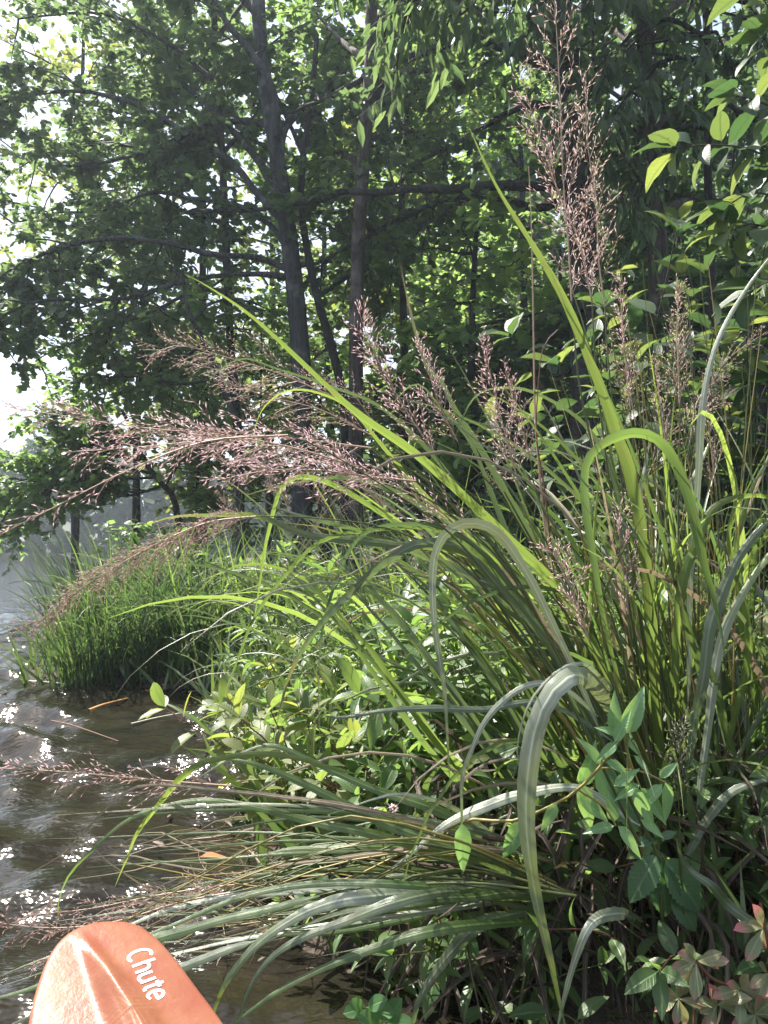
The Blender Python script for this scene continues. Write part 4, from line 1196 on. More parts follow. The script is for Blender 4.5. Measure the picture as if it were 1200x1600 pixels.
for i in range(140):
    a = R.uniform(0, 6.28)
    rr = 0.26 * math.sqrt(R.random())
    x, y = B2[0] + rr * math.cos(a) * 1.2, B2[1] + 0.1 + rr * math.sin(a)
    place_blade(G, (x, y, gz(x, y) + R.uniform(0, 0.3)), R.uniform(0, 6.28), R.uniform(0.5, 1.15), R.uniform(0.006, 0.015), R.choice([M_GRASS, M_GRASS, M_BLUE, M_BRIGHT, M_DRY]), R.uniform(-0.1, 0.25))

# -- further clumps behind, all built the same way
def clump(label, px, py, d, n, hL, wR=(0.006, 0.013), rad=0.3, heads=0, mats=None, lean=(-0.1, 0.4), az0=None, group='tall grass clumps on the bank', hm=None, headlen=0.3, stiff=False):
    p = P(px, py, d)
    z = max(gz(p.x, p.y), 0)
    G = thing('grass_clump', label, 'grass clump', (p.x, p.y, z), group)
    mats = mats or [M_GRASS, M_GRASS, M_BLUE, M_BRIGHT]
    for i in range(n):
        a = R.uniform(0, 6.28)
        rr = rad * math.sqrt(R.random())
        x, y = p.x + rr * math.cos(a), p.y + rr * math.sin(a)
        az = a + R.gauss(0, 0.8) if az0 is None or R.random() < 0.4 else R.gauss(az0, 0.5)
        place_blade(G, (x, y, gz(x, y) - 0.01), az, R.uniform(*hL), R.uniform(*wR), R.choice(mats), R.uniform(*lean), stiff=stiff)
    for i in range(heads):
        a = R.uniform(0, 6.28)
        az = R.uniform(0, 6.28) if az0 is None else R.gauss(az0, 0.7)
        x, y = p.x + rad * 0.6 * math.cos(a), p.y + rad * 0.6 * math.sin(a)
        H = hL[1] * R.uniform(0.65, 0.92)
        ln = R.uniform(0.15, 0.5)
        pth = smooth_path([(x, y, gz(x, y)), (x + ln * 0.3 * math.cos(az), y + ln * 0.3 * math.sin(az), z + H * 0.6), (x + ln * math.cos(az), y + ln * math.sin(az), z + H)], 14)
        mb = MB()
        add_tube(mb, pth, np.linspace(0.0022, 0.0012, 14), 5)
        s = part('flower_stem', mb.mesh('flower_stem', [M_CULM], rnd=False), G)
        e = pth[-1]
        dirv = nrm(pth[-1] - pth[-2])
        hp = smooth_path([e, e + dirv * headlen * 0.5, e + nrm(dirv + np.array([0.3 * math.cos(az), 0.3 * math.sin(az), -0.15])) * headlen], 10)
        part('seed_head', panicle(hp, headlen * 0.35, 22, hm or PINK, spread=0.6, sp=0.007, gap=0.012, droop=0.2), None, None, s)
    return G
clump('grass clump standing behind the leaning seed heads at centre', 700, 1010, 2.4, 85, (0.6, 1.15), heads=5, rad=0.34, az0=math.pi)
clump('grass clump behind the arching bright leaf right of centre', 880, 960, 2.6, 75, (0.6, 1.1), heads=4, rad=0.34)
clump('grass clump between the leafy shrubs and the centre grass', 560, 1010, 2.9, 75, (0.5, 0.95), heads=3, rad=0.32, az0=math.pi)
clump('tall grass clump behind the right edge blades', 1090, 960, 2.3, 110, (0.6, 1.15), heads=4, rad=0.34, hm=TAN)
clump('far grass clump below the grey lichened trunk', 500, 900, 4.2, 110, (0.6, 1.0), (0.008, 0.014), 0.45, heads=3)
clump('far grass clump below the peeling brown trunk', 650, 890, 4.0, 110, (0.6, 1.05), (0.008, 0.014), 0.45, heads=3)
clump('far grass clump below the bright green small tree', 800, 890, 3.8, 110, (0.6, 1.0), (0.008, 0.014), 0.45, heads=2)
clump('far grass clump below the slender dark trunk', 390, 900, 4.6, 110, (0.6, 1.0), (0.008, 0.014), 0.45, heads=2)

# -- the reed bed at the water's edge on the left
M_REED = leaf_mat('reed_leaf', (0.035, 0.080, 0.030), (0.065, 0.12, 0.045), (0.08, 0.19, 0.03), (0.16, 0.28, 0.04), 0.42, 0.36, 0.6, 'grass', DRY_TIP, 1.15)
REEDM = [M_REED, M_REED, M_REED, M_REED, M_REED, M_REED, M_BLUE, M_GREEN]
clump('outermost reed clump at the water edge on the left, thin blades over open water', 132, 1065, 4.15, 210, (0.40, 0.82), (0.007, 0.012), 0.19, mats=REEDM, stiff=True, lean=(-0.12, 0.12), group='reed clumps at the water edge')
clump('dense reed clump second from the open lake', 180, 1065, 4.25, 240, (0.45, 0.92), (0.007, 0.013), 0.26, mats=REEDM, stiff=True, lean=(-0.12, 0.12), group='reed clumps at the water edge')
clump('shaded reed clump in the middle of the reed row', 235, 1065, 4.35, 240, (0.45, 0.88), (0.007, 0.013), 0.28, mats=REEDM, lean=(-0.1, 0.35), group='reed clumps at the water edge')
clump('reed clump nearest the yellow leaved shrub', 305, 1065, 4.35, 220, (0.45, 1.0), (0.007, 0.013), 0.28, mats=REEDM, lean=(-0.1, 0.4), group='reed clumps at the water edge')
clump('reed clump behind the reed row, taller bright tips', 190, 1000, 5.0, 160, (0.6, 1.0), (0.008, 0.014), 0.45, mats=REEDM, stiff=True, lean=(-0.12, 0.12), group='reed clumps at the water edge')
clump('reed clump tucked between reed row and shrub bank', 350, 1010, 4.6, 150, (0.6, 1.1), (0.008, 0.014), 0.35, mats=REEDM, group='reed clumps at the water edge')

# ------------------------------------------------------------------ leafy plants
def leaf_mesh(name, mat, outline, n=8, fold=0.25, curl=0.5, teeth=0.0, petiole=0.08, wave=0.0):
    """unit leaf along +Y, upper face +Z: midrib and two edges, folded and curled"""
    s = np.linspace(0, 1, n)
    w = outline(s)
    a = -curl * s ** 1.5
    y = np.concatenate([[0], np.cumsum(np.cos(a[:-1]))]) / (n - 1)
    z = np.concatenate([[0], np.cumsum(np.sin(a[:-1]))]) / (n - 1)
    if teeth:
        w = w * (1 + teeth * np.where(np.arange(n) % 2, 1, -1) * np.where((s > 0.05) & (s < 0.97), 1, 0))
    zw = wave * np.sin(np.arange(n) * 2.1)
    verts, uv = [], []
    for i in range(n):
        verts += [(-w[i], y[i] + petiole, z[i] + fold * w[i] + zw[i] * w[i]), (0, y[i] + petiole, z[i]), (w[i], y[i] + petiole, z[i] + fold * w[i] - zw[i] * w[i])]
        uv += [(0.5 - w[i], s[i]), (0.5, s[i]), (0.5 + w[i], s[i])]
    f = []
    for i in range(n - 1):
        f += [(i * 3, i * 3 + 1, i * 3 + 4, i * 3 + 3), (i * 3 + 1, i * 3 + 2, i * 3 + 5, i * 3 + 4)]
    b = len(verts)
    r = 0.012
    verts += [(-r, 0, 0), (r, 0, 0), (0, 0, -r), (-r, petiole, 0), (r, petiole, 0), (0, petiole, -r)]
    uv += [(0.5, 0)] * 6
    f += [(b, b + 1, b + 4, b + 3), (b + 1, b + 2, b + 5, b + 4), (b + 2, b, b + 3, b + 5)]
    mb = MB()
    mb.add(verts, f, uv)
    return mb.mesh(name, [mat], rnd=False)

def o_ovate(w): return lambda s: w * np.sin(np.pi * np.clip(s, 0, 1) ** 0.75) ** 0.85 + 0.002
def o_oval(w): return lambda s: w * np.sin(np.pi * s) ** 0.6 + 0.002
def o_lance(w): return lambda s: w * np.sin(np.pi * np.clip(s, 0, 1) ** 0.6) + 0.002
def o_spoon(w): return lambda s: w * np.sin(np.pi * np.clip(s, 0, 1) ** 1.5) ** 0.8 + 0.004

L_BROAD = [leaf_mesh('leaf', M_BROAD, o_ovate(R.uniform(0.24, 0.30)), 8, R.uniform(0.1, 0.4), R.uniform(0.3, 1.0), wave=R.uniform(0, 0.1), petiole=0.12) for i in range(5)]
L_OVAL = [leaf_mesh('leaf', M_OVAL, o_oval(R.uniform(0.17, 0.22)), 7, R.uniform(0.1, 0.35), R.uniform(0.2, 0.8), petiole=0.08) for i in range(5)]
L_HERB = [leaf_mesh('leaf', M_HERB, o_ovate(R.uniform(0.17, 0.23)), 7, R.uniform(0.15, 0.45), R.uniform(0.2, 1.0), petiole=0.06) for i in range(5)]
L_LANCE = [leaf_mesh('leaf', M_HERB, o_lance(R.uniform(0.10, 0.14)), 7, R.uniform(0.15, 0.45), R.uniform(0.2, 1.0), petiole=0.04) for i in range(4)]
L_MINT = [leaf_mesh('leaf', M_MINT, o_lance(R.uniform(0.15, 0.19)), 8, R.uniform(0.15, 0.4), R.uniform(0.2, 0.8), petiole=0.02) for i in range(4)]
L_SERR = [leaf_mesh('leaf', M_SERR, o_ovate(R.uniform(0.25, 0.30)), 22, R.uniform(0.1, 0.3), R.uniform(0.2, 0.7), teeth=0.07, petiole=0.1) for i in range(3)]
L_SPOON = [leaf_mesh('leaf', M_RED, o_spoon(R.uniform(0.16, 0.20)), 8, R.uniform(0.2, 0.5), R.uniform(-0.2, 0.6), petiole=0.02) for i in range(4)]
L_LITTLE = [leaf_mesh('leaf', M_LITTLE, o_oval(R.uniform(0.28, 0.34)), 7, 0.15, R.uniform(0.1, 0.5), petiole=0.1) for i in range(3)]

def put_leaf(root, me, pos, d, up, L, name='leaf'):
    d = nrm(d)
    x = nrm(np.cross(d, up))
    z = np.cross(x, d)
    o = bpy.data.objects.new(name, me)
    COL.objects.link(o)
    o.parent = root
    o.matrix_basis = frame(Vector(x), Vector(d), Vector(z), Vector(pos) - Vector(root.location), L)
    return o

def leafy_stem(root, path, r, mat, leaves, L, gap, start=0.25, mode='opposite', spread=1.0, hang=0.2, tuft=2, tilt=0.5, taper=0.45, name='stem'):
    n = len(path)
    mb = MB()
    add_tube(mb, path, np.linspace(r, r * 0.4, n), 6)
    part(name, mb.mesh(name, [mat], rnd=False), root)
    tg = tangents(path)
    tot = np.linalg.norm(np.diff(path, axis=0), axis=1).sum()
    m = max(1, int(tot * (1 - start) / gap))
    ph = R.uniform(0, 6.28)
    for i in range(m + 1):
        t = start + (1 - start) * i / m
        k = t * (n - 1)
        a = int(min(k, n - 2))
        pos = path[a] + (path[a + 1] - path[a]) * (k - a)
        T = tg[a]
        u = nrm(np.cross(T, rdir()))
        w = np.cross(T, u)
        cnt = tuft + 2 if i == m else (2 if mode == 'opposite' else 1)
        base = ph + (i * math.pi / 2 if mode == 'opposite' else i * 2.4)
        u0 = nrm(np.cross(T, np.array([0.31, 0.87, 0.38])))
        w0 = np.cross(T, u0)
        for q in range(cnt):
            th = base + q * 2 * math.pi / cnt + R.uniform(-.3, .3)
            rad = u0 * math.cos(th) + w0 * math.sin(th)
            d = rad * spread + T * R.uniform(0.2, 0.6) + np.array([0, 0, -hang * R.uniform(0.3, 1.4)])
            if i == m:
                d = d + T * 0.6
            up = nrm(T * 0.5 + np.array([0, 0, 0.9]) + tilt * rdir())
            ln = L * R.uniform(0.7, 1.15) * (1 - taper * max(0, t - 0.5) * 1.4 * (0.4 + 0.6 * R.random()))
            put_leaf(root, R.choice(leaves), pos, d, up, ln)

def shrub(name, label, px, py, d, stems, leaves, L, gap, H, spreadxy, mat, r=0.003, mode='opposite', cat='shrub', group=None, bias=(0, 0), hang=0.2, start=0.3, tilt=0.5, arch=0.25):
    p = P(px, py, d)
    z = gz(p.x, p.y)
    root = thing(name, label, cat, (p.x, p.y, z), group)
    for i in range(stems):
        a = R.uniform(0, 6.28)
        s = spreadxy * math.sqrt(R.random())
        h = H * R.uniform(0.6, 1.1)
        b = V((p.x + 0.15 * s * math.cos(a), p.y + 0.15 * s * math.sin(a), z - 0.01))
        m = b + V((s * 0.45 * math.cos(a) + bias[0] * 0.4, s * 0.45 * math.sin(a) + bias[1] * 0.4, h * 0.62))
        e = b + V((s * math.cos(a) + bias[0], s * math.sin(a) + bias[1], h * (1 - arch * R.random())))
        path = smooth_path([b, m, e], 12)
        leafy_stem(root, path, r, mat, leaves, L, gap, start, mode, hang=hang, tilt=tilt)
    return root

GS = 'leafy shrubs at the water edge'
shrub('leafy_shrub', 'shrub with yellow green oval leaves on red stems over the water edge', 480, 1230, 1.75, 10, L_OVAL, 0.098, 0.045, 0.42, 0.24, M_CULM_RED, 0.0035, 'alternate', group=GS, bias=(-0.10, -0.05))
shrub('leafy_shrub', 'smaller yellow green shrub behind the red stemmed one', 425, 1110, 2.3, 9, L_OVAL, 0.10, 0.045, 0.44, 0.26, M_CULM_RED, 0.0035, 'alternate', group=GS, bias=(-0.08, 0))
shrub('leafy_shrub', 'red stemmed shrub with broad grey green leaves below the horizontal grass leaf', 610, 1270, 1.6, 8, L_OVAL, 0.095, 0.045, 0.34, 0.22, M_CULM_RED, 0.003, 'alternate', group=GS, bias=(-0.05, -0.04))
GH = 'leafy herbs under the grass'
for i, (lab, px, py, d, H, lv, L) in enumerate((
    ('herb mass under the arching pale leaf at centre', 640, 1130, 2.2, 0.48, L_HERB, 0.075),
    ('herb with pointed leaves left of the big drooping leaf', 740, 1150, 1.95, 0.42, L_HERB, 0.08),
    ('herb with narrow leaves behind the red stemmed shrub', 560, 1090, 2.6, 0.45, L_LANCE, 0.09),
    ('herb with narrow leaves beside the reed clumps', 440, 1010, 3.2, 0.45, L_LANCE, 0.09),
    ('herb with small pointed leaves in the middle of the bank', 600, 1010, 3.0, 0.50, L_HERB, 0.075),
    ('bright herb patch behind the reed row', 330, 960, 4.9, 0.75, L_HERB, 0.10),
    ('bright herb patch right of the reed row', 420, 950, 4.2, 0.65, L_HERB, 0.10),
    ('herb behind the centre grass, below the thin dark trunk', 660, 960, 3.3, 0.5, L_HERB, 0.08),
    ('herb at the foot of the leaning seed heads', 780, 1060, 2.3, 0.5, L_HERB, 0.08),
    ('herb among the grass stems right of centre', 900, 1010, 2.1, 0.52, L_HERB, 0.08),
    ('herb with broad leaves between the grass and the red stemmed shrub', 690, 1090, 1.75, 0.52, L_HERB, 0.085),
    ('herb left of the small flower balls', 540, 1200, 1.7, 0.36, L_HERB, 0.07),
    ('herb right of the small flower balls', 720, 1250, 1.55, 0.36, L_HERB, 0.075),
    ('herb behind the long pale drooping leaf', 770, 1010, 1.8, 0.58, L_HERB, 0.085),
    ('fine leaved herb left of the long pale drooping leaf', 610, 1040, 2.0, 0.58, L_LANCE, 0.085),
    ('fine leaved herb above the yellow green shrub', 500, 1040, 2.4, 0.55, L_LANCE, 0.08),
    ('herb among the stems at right with round leaves', 1000, 1000, 1.9, 0.62, L_HERB, 0.085),
    ('herb behind the grey green blades at the right edge', 1110, 1040, 1.8, 0.6, L_HERB, 0.085),
    ('herb in the shade at the right edge', 1150, 1130, 1.7, 0.42, L_HERB, 0.075),
    ('fresh herb at the right edge above the blushed corner plant', 1175, 1400, 1.25, 0.34, L_HERB, 0.055),
    ('fresh herb between the toothed leaves and the blushed corner plant', 1080, 1500, 1.22, 0.26, L_HERB, 0.055),
    ('fresh herb left of the low pale bent leaf', 800, 1500, 1.25, 0.24, L_HERB, 0.05),
    ('herb low in the shade behind the toothed leaves', 1010, 1430, 1.5, 0.30, L_HERB, 0.06),
    ('herb under the big drooping leaf, over the dead grass', 850, 1400, 1.42, 0.30, L_HERB, 0.055),
    ('herb with narrow leaves behind the blushed corner plant', 1130, 1420, 1.35, 0.32, L_LANCE, 0.07),
    ('herb below the right edge blades with rounded leaves', 1170, 1290, 1.45, 0.30, L_HERB, 0.06),
    ('low herb over the water under the low fan of leaves', 660, 1470, 1.32, 0.22, L_HERB, 0.05),
    ('low herb between the red stemmed shrub and the low fan', 560, 1330, 1.75, 0.26, L_HERB, 0.055),
    ('low herb at the water edge left of the low fan', 470, 1300, 2.0, 0.22, L_LANCE, 0.06),
)):
    shrub('leafy_herb', lab, px, py, d, 8, lv, L * 1.22, 0.058, H, 0.26, R.choice([M_CULM, M_CULM_RED, M_CULM]), 0.0022, cat='herb', group=GH, start=0.15, hang=0.35)

# large-leaved understory behind the right of the clump
GB = 'large leaved shrubs behind the grass'
for lab, px, py, d, H, s, n in (
    ('large leaved shrub right of the long upright blade, yellow new leaves on top', 960, 800, 2.9, 1.75, 0.45, 13),
    ('large leaved shrub at centre right with shiny pale leaf faces', 1070, 800, 3.0, 1.75, 0.5, 14),
    ('large leaved shrub at the right edge behind thin stems', 1180, 800, 2.9, 1.7, 0.45, 13),
    ('dark large leaved shrub behind the tan seed head', 1110, 760, 3.9, 2.2, 0.6, 13),
    ('dark large leaved shrub behind the pink seed heads right of centre', 930, 760, 4.2, 1.9, 0.6, 12),
):
    shrub('broad_leaved_shrub', lab, px, py, d, n, L_BROAD, 0.165, 0.085, H, s, M_TWIG, 0.005, 'alternate', group=GB, start=0.35, hang=0.5, tilt=0.6, arch=0.15)

# sapling whose big leaves hang in from the right edge
b = P(1330, 800, 2.5)
root = thing('broad_leaved_sapling', 'sapling reaching in from the right edge with big oval backlit leaves', 'sapling', (b.x, b.y, gz(b.x, b.y)))
tr = smooth_path([(b.x, b.y, gz(b.x, b.y) - 0.1)] + PP([(1330, 700), (1300, 400), (1280, 100), (1260, -150)], 2.5), 20)
mb = MB()
add_tube(mb, tr, np.linspace(0.022, 0.009, 20), 8)
part('trunk', mb.mesh('trunk', [M_BARK_DARK]), root)
for pts in ([(1298, 380), (1240, 280), (1180, 236), (1110, 226), (1060, 232)], [(1295, 330), (1240, 200), (1190, 160), (1150, 150)], [(1300, 420), (1240, 330), (1180, 300), (1140, 320)], [(1302, 450), (1240, 380), (1180, 350), (1140, 362)],
            [(1285, 150), (1230, 60), (1200, 10), (1180, -20)], [(1290, 250), (1240, 130), (1210, 90), (1195, 60)], [(1320, 560), (1260, 460), (1210, 440), (1180, 450)]):
    leafy_stem(root, smooth_path(PP(pts, 2.45), 12), 0.005, M_TWIG, L_BROAD, 0.145, 0.028, 0.25, 'alternate', hang=0.55, tilt=0.35, name='branch', taper=0.1)

# bright opposite-leaved stem in front of the clump
b = P(850, 1480, 1.35)
root = thing('willow_leaved_herb', 'fresh green herb with paired pointed leaves on a yellow stem in front of the grass', 'herb', (b.x, b.y, max(gz(b.x, b.y), 0.0)))
main = smooth_path([tuple(root.location)] + PP([(700, 1330, 1.2), (725, 1283, 1.12), (800, 1283, 1.08), (870, 1255, 1.06), (905, 1232, 1.05), (940, 1195, 1.04), (975, 1148, 1.04)], 1.05), 26)
mb = MB()
add_tube(mb, main, np.linspace(0.0032, 0.0020, 26), 7)
part('stem', mb.mesh('stem', [M_CULM_YEL], rnd=False), root)
def pleaf(me, a, bb, d, up=(0, -0.6, 0.8), d2=None):
    p0, p1 = V(P(*a, d)), V(P(*bb, d2 or d))
    put_leaf(root, me, p0, p1 - p0, V(up), float(np.linalg.norm(p1 - p0)))
for a, bb in (((975, 1148), (1010, 1072)), ((962, 1150), (960, 1080)), ((905, 1230), (938, 1160)), ((910, 1225), (925, 1300)), ((722, 1285), (724, 1368)), ((820, 1280), (782, 1348)), ((960, 1160), (985, 1110)),
              ((870, 1255), (845, 1300)), ((940, 1195), (905, 1150)), ((945, 1190), (990, 1210)), ((975, 1148), (1000, 1180)), ((975, 1150), (930, 1135)),
              ((905, 1245), (955, 1285)), ((965, 1290), (1005, 1342)), ((960, 1290), (910, 1300)), ((990, 1230), (1024, 1295)), ((1000, 1230), (1045, 1290)), ((1000, 1225), (960, 1250)), ((980, 1235), (970, 1185)), ((960, 1285), (950, 1235)),
              ((1040, 1220), (1042, 1290)), ((1035, 1225), (1000, 1265)), ((960, 1228), (1000, 1200)), ((1030, 1215), (1060, 1190)), ((990, 1180), (1020, 1215)), ((965, 1160), (930, 1190)), ((1000, 1280), (1040, 1310))):
    pleaf(R.choice(L_MINT), a, bb, R.uniform(1.02, 1.08), (R.uniform(-.4, .4), -0.7, 0.7))
for pts in ([(905, 1235), (945, 1262), (962, 1290)], [(975, 1150), (985, 1190), (1000, 1230)], [(940, 1200), (1000, 1205), (1038, 1222)]):
    mb = MB()
    add_tube(mb, smooth_path(PP(pts, 1.05), 8), 0.0016, 5)
    part('stem', mb.mesh('stem', [M_CULM_YEL], rnd=False), root)

b = P(1030, 1560, 1.30)
root = thing('toothed_herb', 'dark green plant with large toothed leaves below the fresh green herb', 'herb', (b.x, b.y, max(gz(b.x, b.y), 0.0)))
st = smooth_path([tuple(root.location)] + PP([(1035, 1450), (1030, 1350), (1028, 1310)], 1.16), 12)
mb = MB()
add_tube(mb, st, np.linspace(0.003, 0.002, 12), 6)
part('stem', mb.mesh('stem', [M_CULM], rnd=False), root)
for a, bb in (((1030, 1330), (985, 1405)), ((1034, 1335), (1095, 1420)), ((1032, 1340), (1040, 1430)), ((1025, 1310), (992, 1318)), ((1030, 1310), (1055, 1300)), ((1028, 1312), (1020, 1285)), ((1040, 1390), (1090, 1450)), ((920, 1190), (1000, 1290))):
    pleaf(R.choice(L_SERR), a, bb, 1.15, (R.uniform(-.3, .3), -0.7, 0.7))

# blushed succulent-looking plant in the lower right corner
def rosette_plant(label, stem_pts, heads, d, me_list, base_px, L, mat=M_CULM_RED, name='red_leaved_plant', group=None, cat='plant', nleaf=7):
    b = P(*base_px, d)
    root = thing(name, label, cat, (b.x, b.y, max(gz(b.x, b.y), 0.0)), group)
    for pts in stem_pts:
        mb = MB()
        add_tube(mb, smooth_path(PP(pts, d), 10), np.linspace(0.0028, 0.0016, 10), 6)
        part('stem', mb.mesh('stem', [mat], rnd=False), root)
    for (hx, hy) in heads:
        c = V(P(hx, hy, d))
        for i in range(nleaf):
            th = i * 2.4 + R.uniform(-.3, .3)
            dv = np.array([math.cos(th), 0.35 * math.sin(th * 1.7) - 0.25, math.sin(th) * 0.8 + 0.1])
            put_leaf(root, R.choice(me_list), c, dv, nrm(np.array([0, -0.7, 0.8]) + 0.3 * rdir()), L * R.uniform(0.7, 1.15))
    return root
rosette_plant('plant with pink blushed spoon shaped leaves in the lower right corner', [[(1090, 1680), (1085, 1590), (1088, 1500)], [(1088, 1502), (1115, 1530), (1155, 1545)], [(1240, 1700), (1215, 1560), (1195, 1450)], [(1195, 1450), (1192, 1430), (1188, 1410)]],
              [(1088, 1502), (1158, 1545), (1192, 1450), (1200, 1520), (1120, 1570), (1180, 1585), (1060, 1560)], 1.0, L_SPOON, (1100, 1690), 0.044, nleaf=8)
rosette_plant('little seedling with round green leaves at the bottom edge', [[(575, 1690), (572, 1610), (570, 1575)]], [(572, 1575), (600, 1600)], 1.12, L_LITTLE, (575, 1700), 0.045, M_CULM, 'seedling', nleaf=6)

# pale pink flower balls on the herb by the red stemmed shrub
b = P(640, 1360, 1.35)
root = thing('knotweed', 'slender knotweed with two pale pink flower balls left of the big drooping leaf', 'wildflower', (b.x, b.y, max(gz(b.x, b.y), 0.0)))
for (x, y) in ((585, 1268), (616, 1264)):
    mb = MB()
    c = P(x, y, 1.2)
    add_tube(mb, smooth_path([tuple(root.location), (c.x + 0.02, c.y, c.z - 0.08), tuple(c)], 10), 0.0013, 5)
    s = part('stem', mb.mesh('stem', [M_CULM_YEL], rnd=False), root)
    fm = MB()
    n = 40
    dd = V([rdir() for i in range(n)])
    batch_leaves(fm, (SPIKE_T * np.array([2.2, 1, 2.2]), SPIKE_F), V(c) + dd * 0.002, dd, nrm(NR.normal(0, 1, (n, 3))), NR.uniform(0.006, 0.0085, n))
    part('flower', fm.mesh('flower', [solid_mat('flower_pink', (0.55, 0.38, 0.40), (0.75, 0.62, 0.60), 0.6, 0.3, 90)]), None, None, s)
    put_leaf(root, R.choice(L_HERB), V(c) - np.array([0, 0, 0.015]), V((R.uniform(-1, 1), -0.5, -0.6)), V((0, -0.5, 0.8)), 0.04)

# ------------------------------------------------------------------ litter, thatch and ground cover
def ground_cover():
    mb = MB()
    n = 9000
    x = NR.uniform(-2.4, 3.2, n * 3)
    y = NR.uniform(1.0, 7.5, n * 3)
    sd = shore_dist(x, y)
    keep = (sd > -0.04) & (np.abs(x) < 0.62 * y + 0.5)
    x, y = x[keep][:n], y[keep][:n]
    z = ground_z(x, y)
    n = len(x)
    d = nrm(np.stack([NR.normal(0, 0.5, n), NR.normal(0, 0.5, n), np.ones(n)], 1))
    zz = nrm(NR.normal(0, 1, (n, 3)))
    T = np.array([(-.03, 0, 0), (.03, 0, 0), (-.025, .4, .04), (.025, .4, .04), (-.015, .75, .16), (.015, .75, .16), (0, 1, .33)])
    F = np.array([(0, 1, 3), (0, 3, 2), (2, 3, 5), (2, 5, 4), (4, 5, 6)])
    batch_leaves(mb, (T, F), np.stack([x, y, z], 1), d, zz, NR.uniform(0.12, 0.42, n))
    o = link('undergrowth_grass', mb.mesh('undergrowth_grass', [M_GRASS]))
    o['kind'] = 'stuff'
    mb = MB()
    n = 5200
    x = NR.uniform(-2.0, 3.0, n * 3)
    y = NR.uniform(1.2, 6.5, n * 3)
    sd = shore_dist(x, y)
    keep = (sd > 0.0) & (np.abs(x) < 0.6 * y + 0.4)
    x, y = x[keep][:n], y[keep][:n]
    n = len(x)
    z = ground_z(x, y) + NR.random(n) ** 1.5 * 0.34
    d = nrm(NR.normal(0, 1, (n, 3)) * np.array([1, 1, 0.4]))
    zz = nrm(NR.normal(0, 0.5, (n, 3)) + np.array([0, -0.2, 1.0]))
    batch_leaves(mb, OVATE, np.stack([x, y, z], 1), d, zz, NR.uniform(0.03, 0.075, n))
    o = link('undergrowth_leaves', mb.mesh('undergrowth_leaves', [M_HERB]))
    o['kind'] = 'stuff'
ground_cover()

def thatch():
    """dead curled leaves tangled round the foot of the clumps"""
    mb = MB()
    for i in range(620):
        cx = R.uniform(0.05, 1.25)
        cy_ = 1.22 + 0.35 * R.random() + 0.1 * max(0, 0.5 - cx)
        z = max(gz(cx, cy_), 0.0)
        p0 = V((cx, cy_, z + R.uniform(0.0, 0.30)))
        L = R.uniform(0.12, 0.42)
        d = rdir()
        d[1] = -abs(d[1]) * 0.8
        d[2] = d[2] * 0.6
        p = wiggle_path(p0, d, L, 8, 0.5, R.uniform(0.05, 0.45))
        p[:, 2] = np.maximum(p[:, 2], 0.002)
        v, f, uv = ribbon_geo(p, width_profile(8, R.uniform(0.004, 0.015)), np.cross(tangents(p), rdir()), 0.25)
        mb.add(v, f, uv, 0, R.random())
    o = link('dead_grass', mb.mesh('dead_grass', [M_DEAD]))
    o['kind'] = 'stuff'
    o['label'] = 'tangle of dead brown grass under the clumps'
    mb = MB()
    for i in range(190):
        px, py = R.uniform(330, 760), R.uniform(1290, 1420)
        x = R.uniform(-0.42, 0.2)
        y = R.uniform(1.45, 2.0)
        p0 = V((x, y, R.uniform(0.0, 0.08)))
        d = V((R.uniform(-1, 0.3), R.uniform(-0.4, 0.4), R.uniform(-0.1, 0.25)))
        p = wiggle_path(p0, d, R.uniform(0.12, 0.4), 7, 0.5, 0.08)
        p[:, 2] = np.maximum(p[:, 2], 0.004)
        v, f, uv = ribbon_geo(p, width_profile(7, R.uniform(0.002, 0.007)), np.cross(tangents(p), rdir()), 0.25)
        mb.add(v, f, uv, 0, R.random())
    o = link('dry_grass', mb.mesh('dry_grass', [M_DRY]))
    o['kind'] = 'stuff'
    o['label'] = 'dry straw stems matted at the water edge'
thatch()

def floating_bits():
    mb = MB()
    n = 9000
    x = NR.uniform(-2.3, 1.0, n)
    y = NR.uniform(1.0, 4.4, n)
    sd = shore_dist(x, y)
    keep = (sd < 0.0) & (sd > -0.30) & (NR.random(n) < np.exp(sd / 0.07) * 0.8)
    x, y = x[keep], y[keep]
    n = len(x)
    d = NR.normal(0, 1, (n, 3)) * np.array([1, 1, 0.05])
    batch_leaves(mb, LANCE, np.stack([x, y, np.full(n, 0.012)], 1), d, nrm(NR.normal(0, 0.15, (n, 3)) + np.array([0, 0, 1.0])), NR.uniform(0.008, 0.05, n))
    o = link('floating_debris', mb.mesh('floating_debris', [M_DEAD]))
    o['kind'] = 'stuff'
    o['label'] = 'brown plant bits floating along the water edge'
floating_bits()

# floating reeds and sticks ------------------------------------------
def stick(label, a, bb, mat, r=0.004, cat='floating reed', name='floating_reed', flat=True, z0=0.006, z1=0.006):
    def on_water(px, py, z):
        o, q = cam_o.location, P(px, py, 1.0)
        d = q - o
        return o + d * ((z - o.z) / d.z)
    p0, p1 = on_water(*a, z0), on_water(*bb, z1)
    c = (p0 + p1) / 2
    o = None
    mb = MB()
    pth = smooth_path([p0 - c, (p0 - c) * 0.3 + Vector((0, 0.01, 0.004)), p1 - c], 12)
    add_tube(mb, pth, np.linspace(r, r * 0.5, 12), 6)
    o = link(name, mb.mesh(name, [mat], rnd=False), None, c)
    o['label'] = label
    o['category'] = cat
    o['group'] = 'bits floating on the water'
M_ORANGE = solid_mat('orange_reed', (0.42, 0.20, 0.07), (0.55, 0.32, 0.13), 0.5, 0.4, 40)
M_STRAW = solid_mat('straw', (0.45, 0.42, 0.34), (0.62, 0.58, 0.48), 0.6, 0.3, 40)
stick('short orange brown reed floating in front of the reed row', (139, 1110), (200, 1091), M_ORANGE, 0.008)
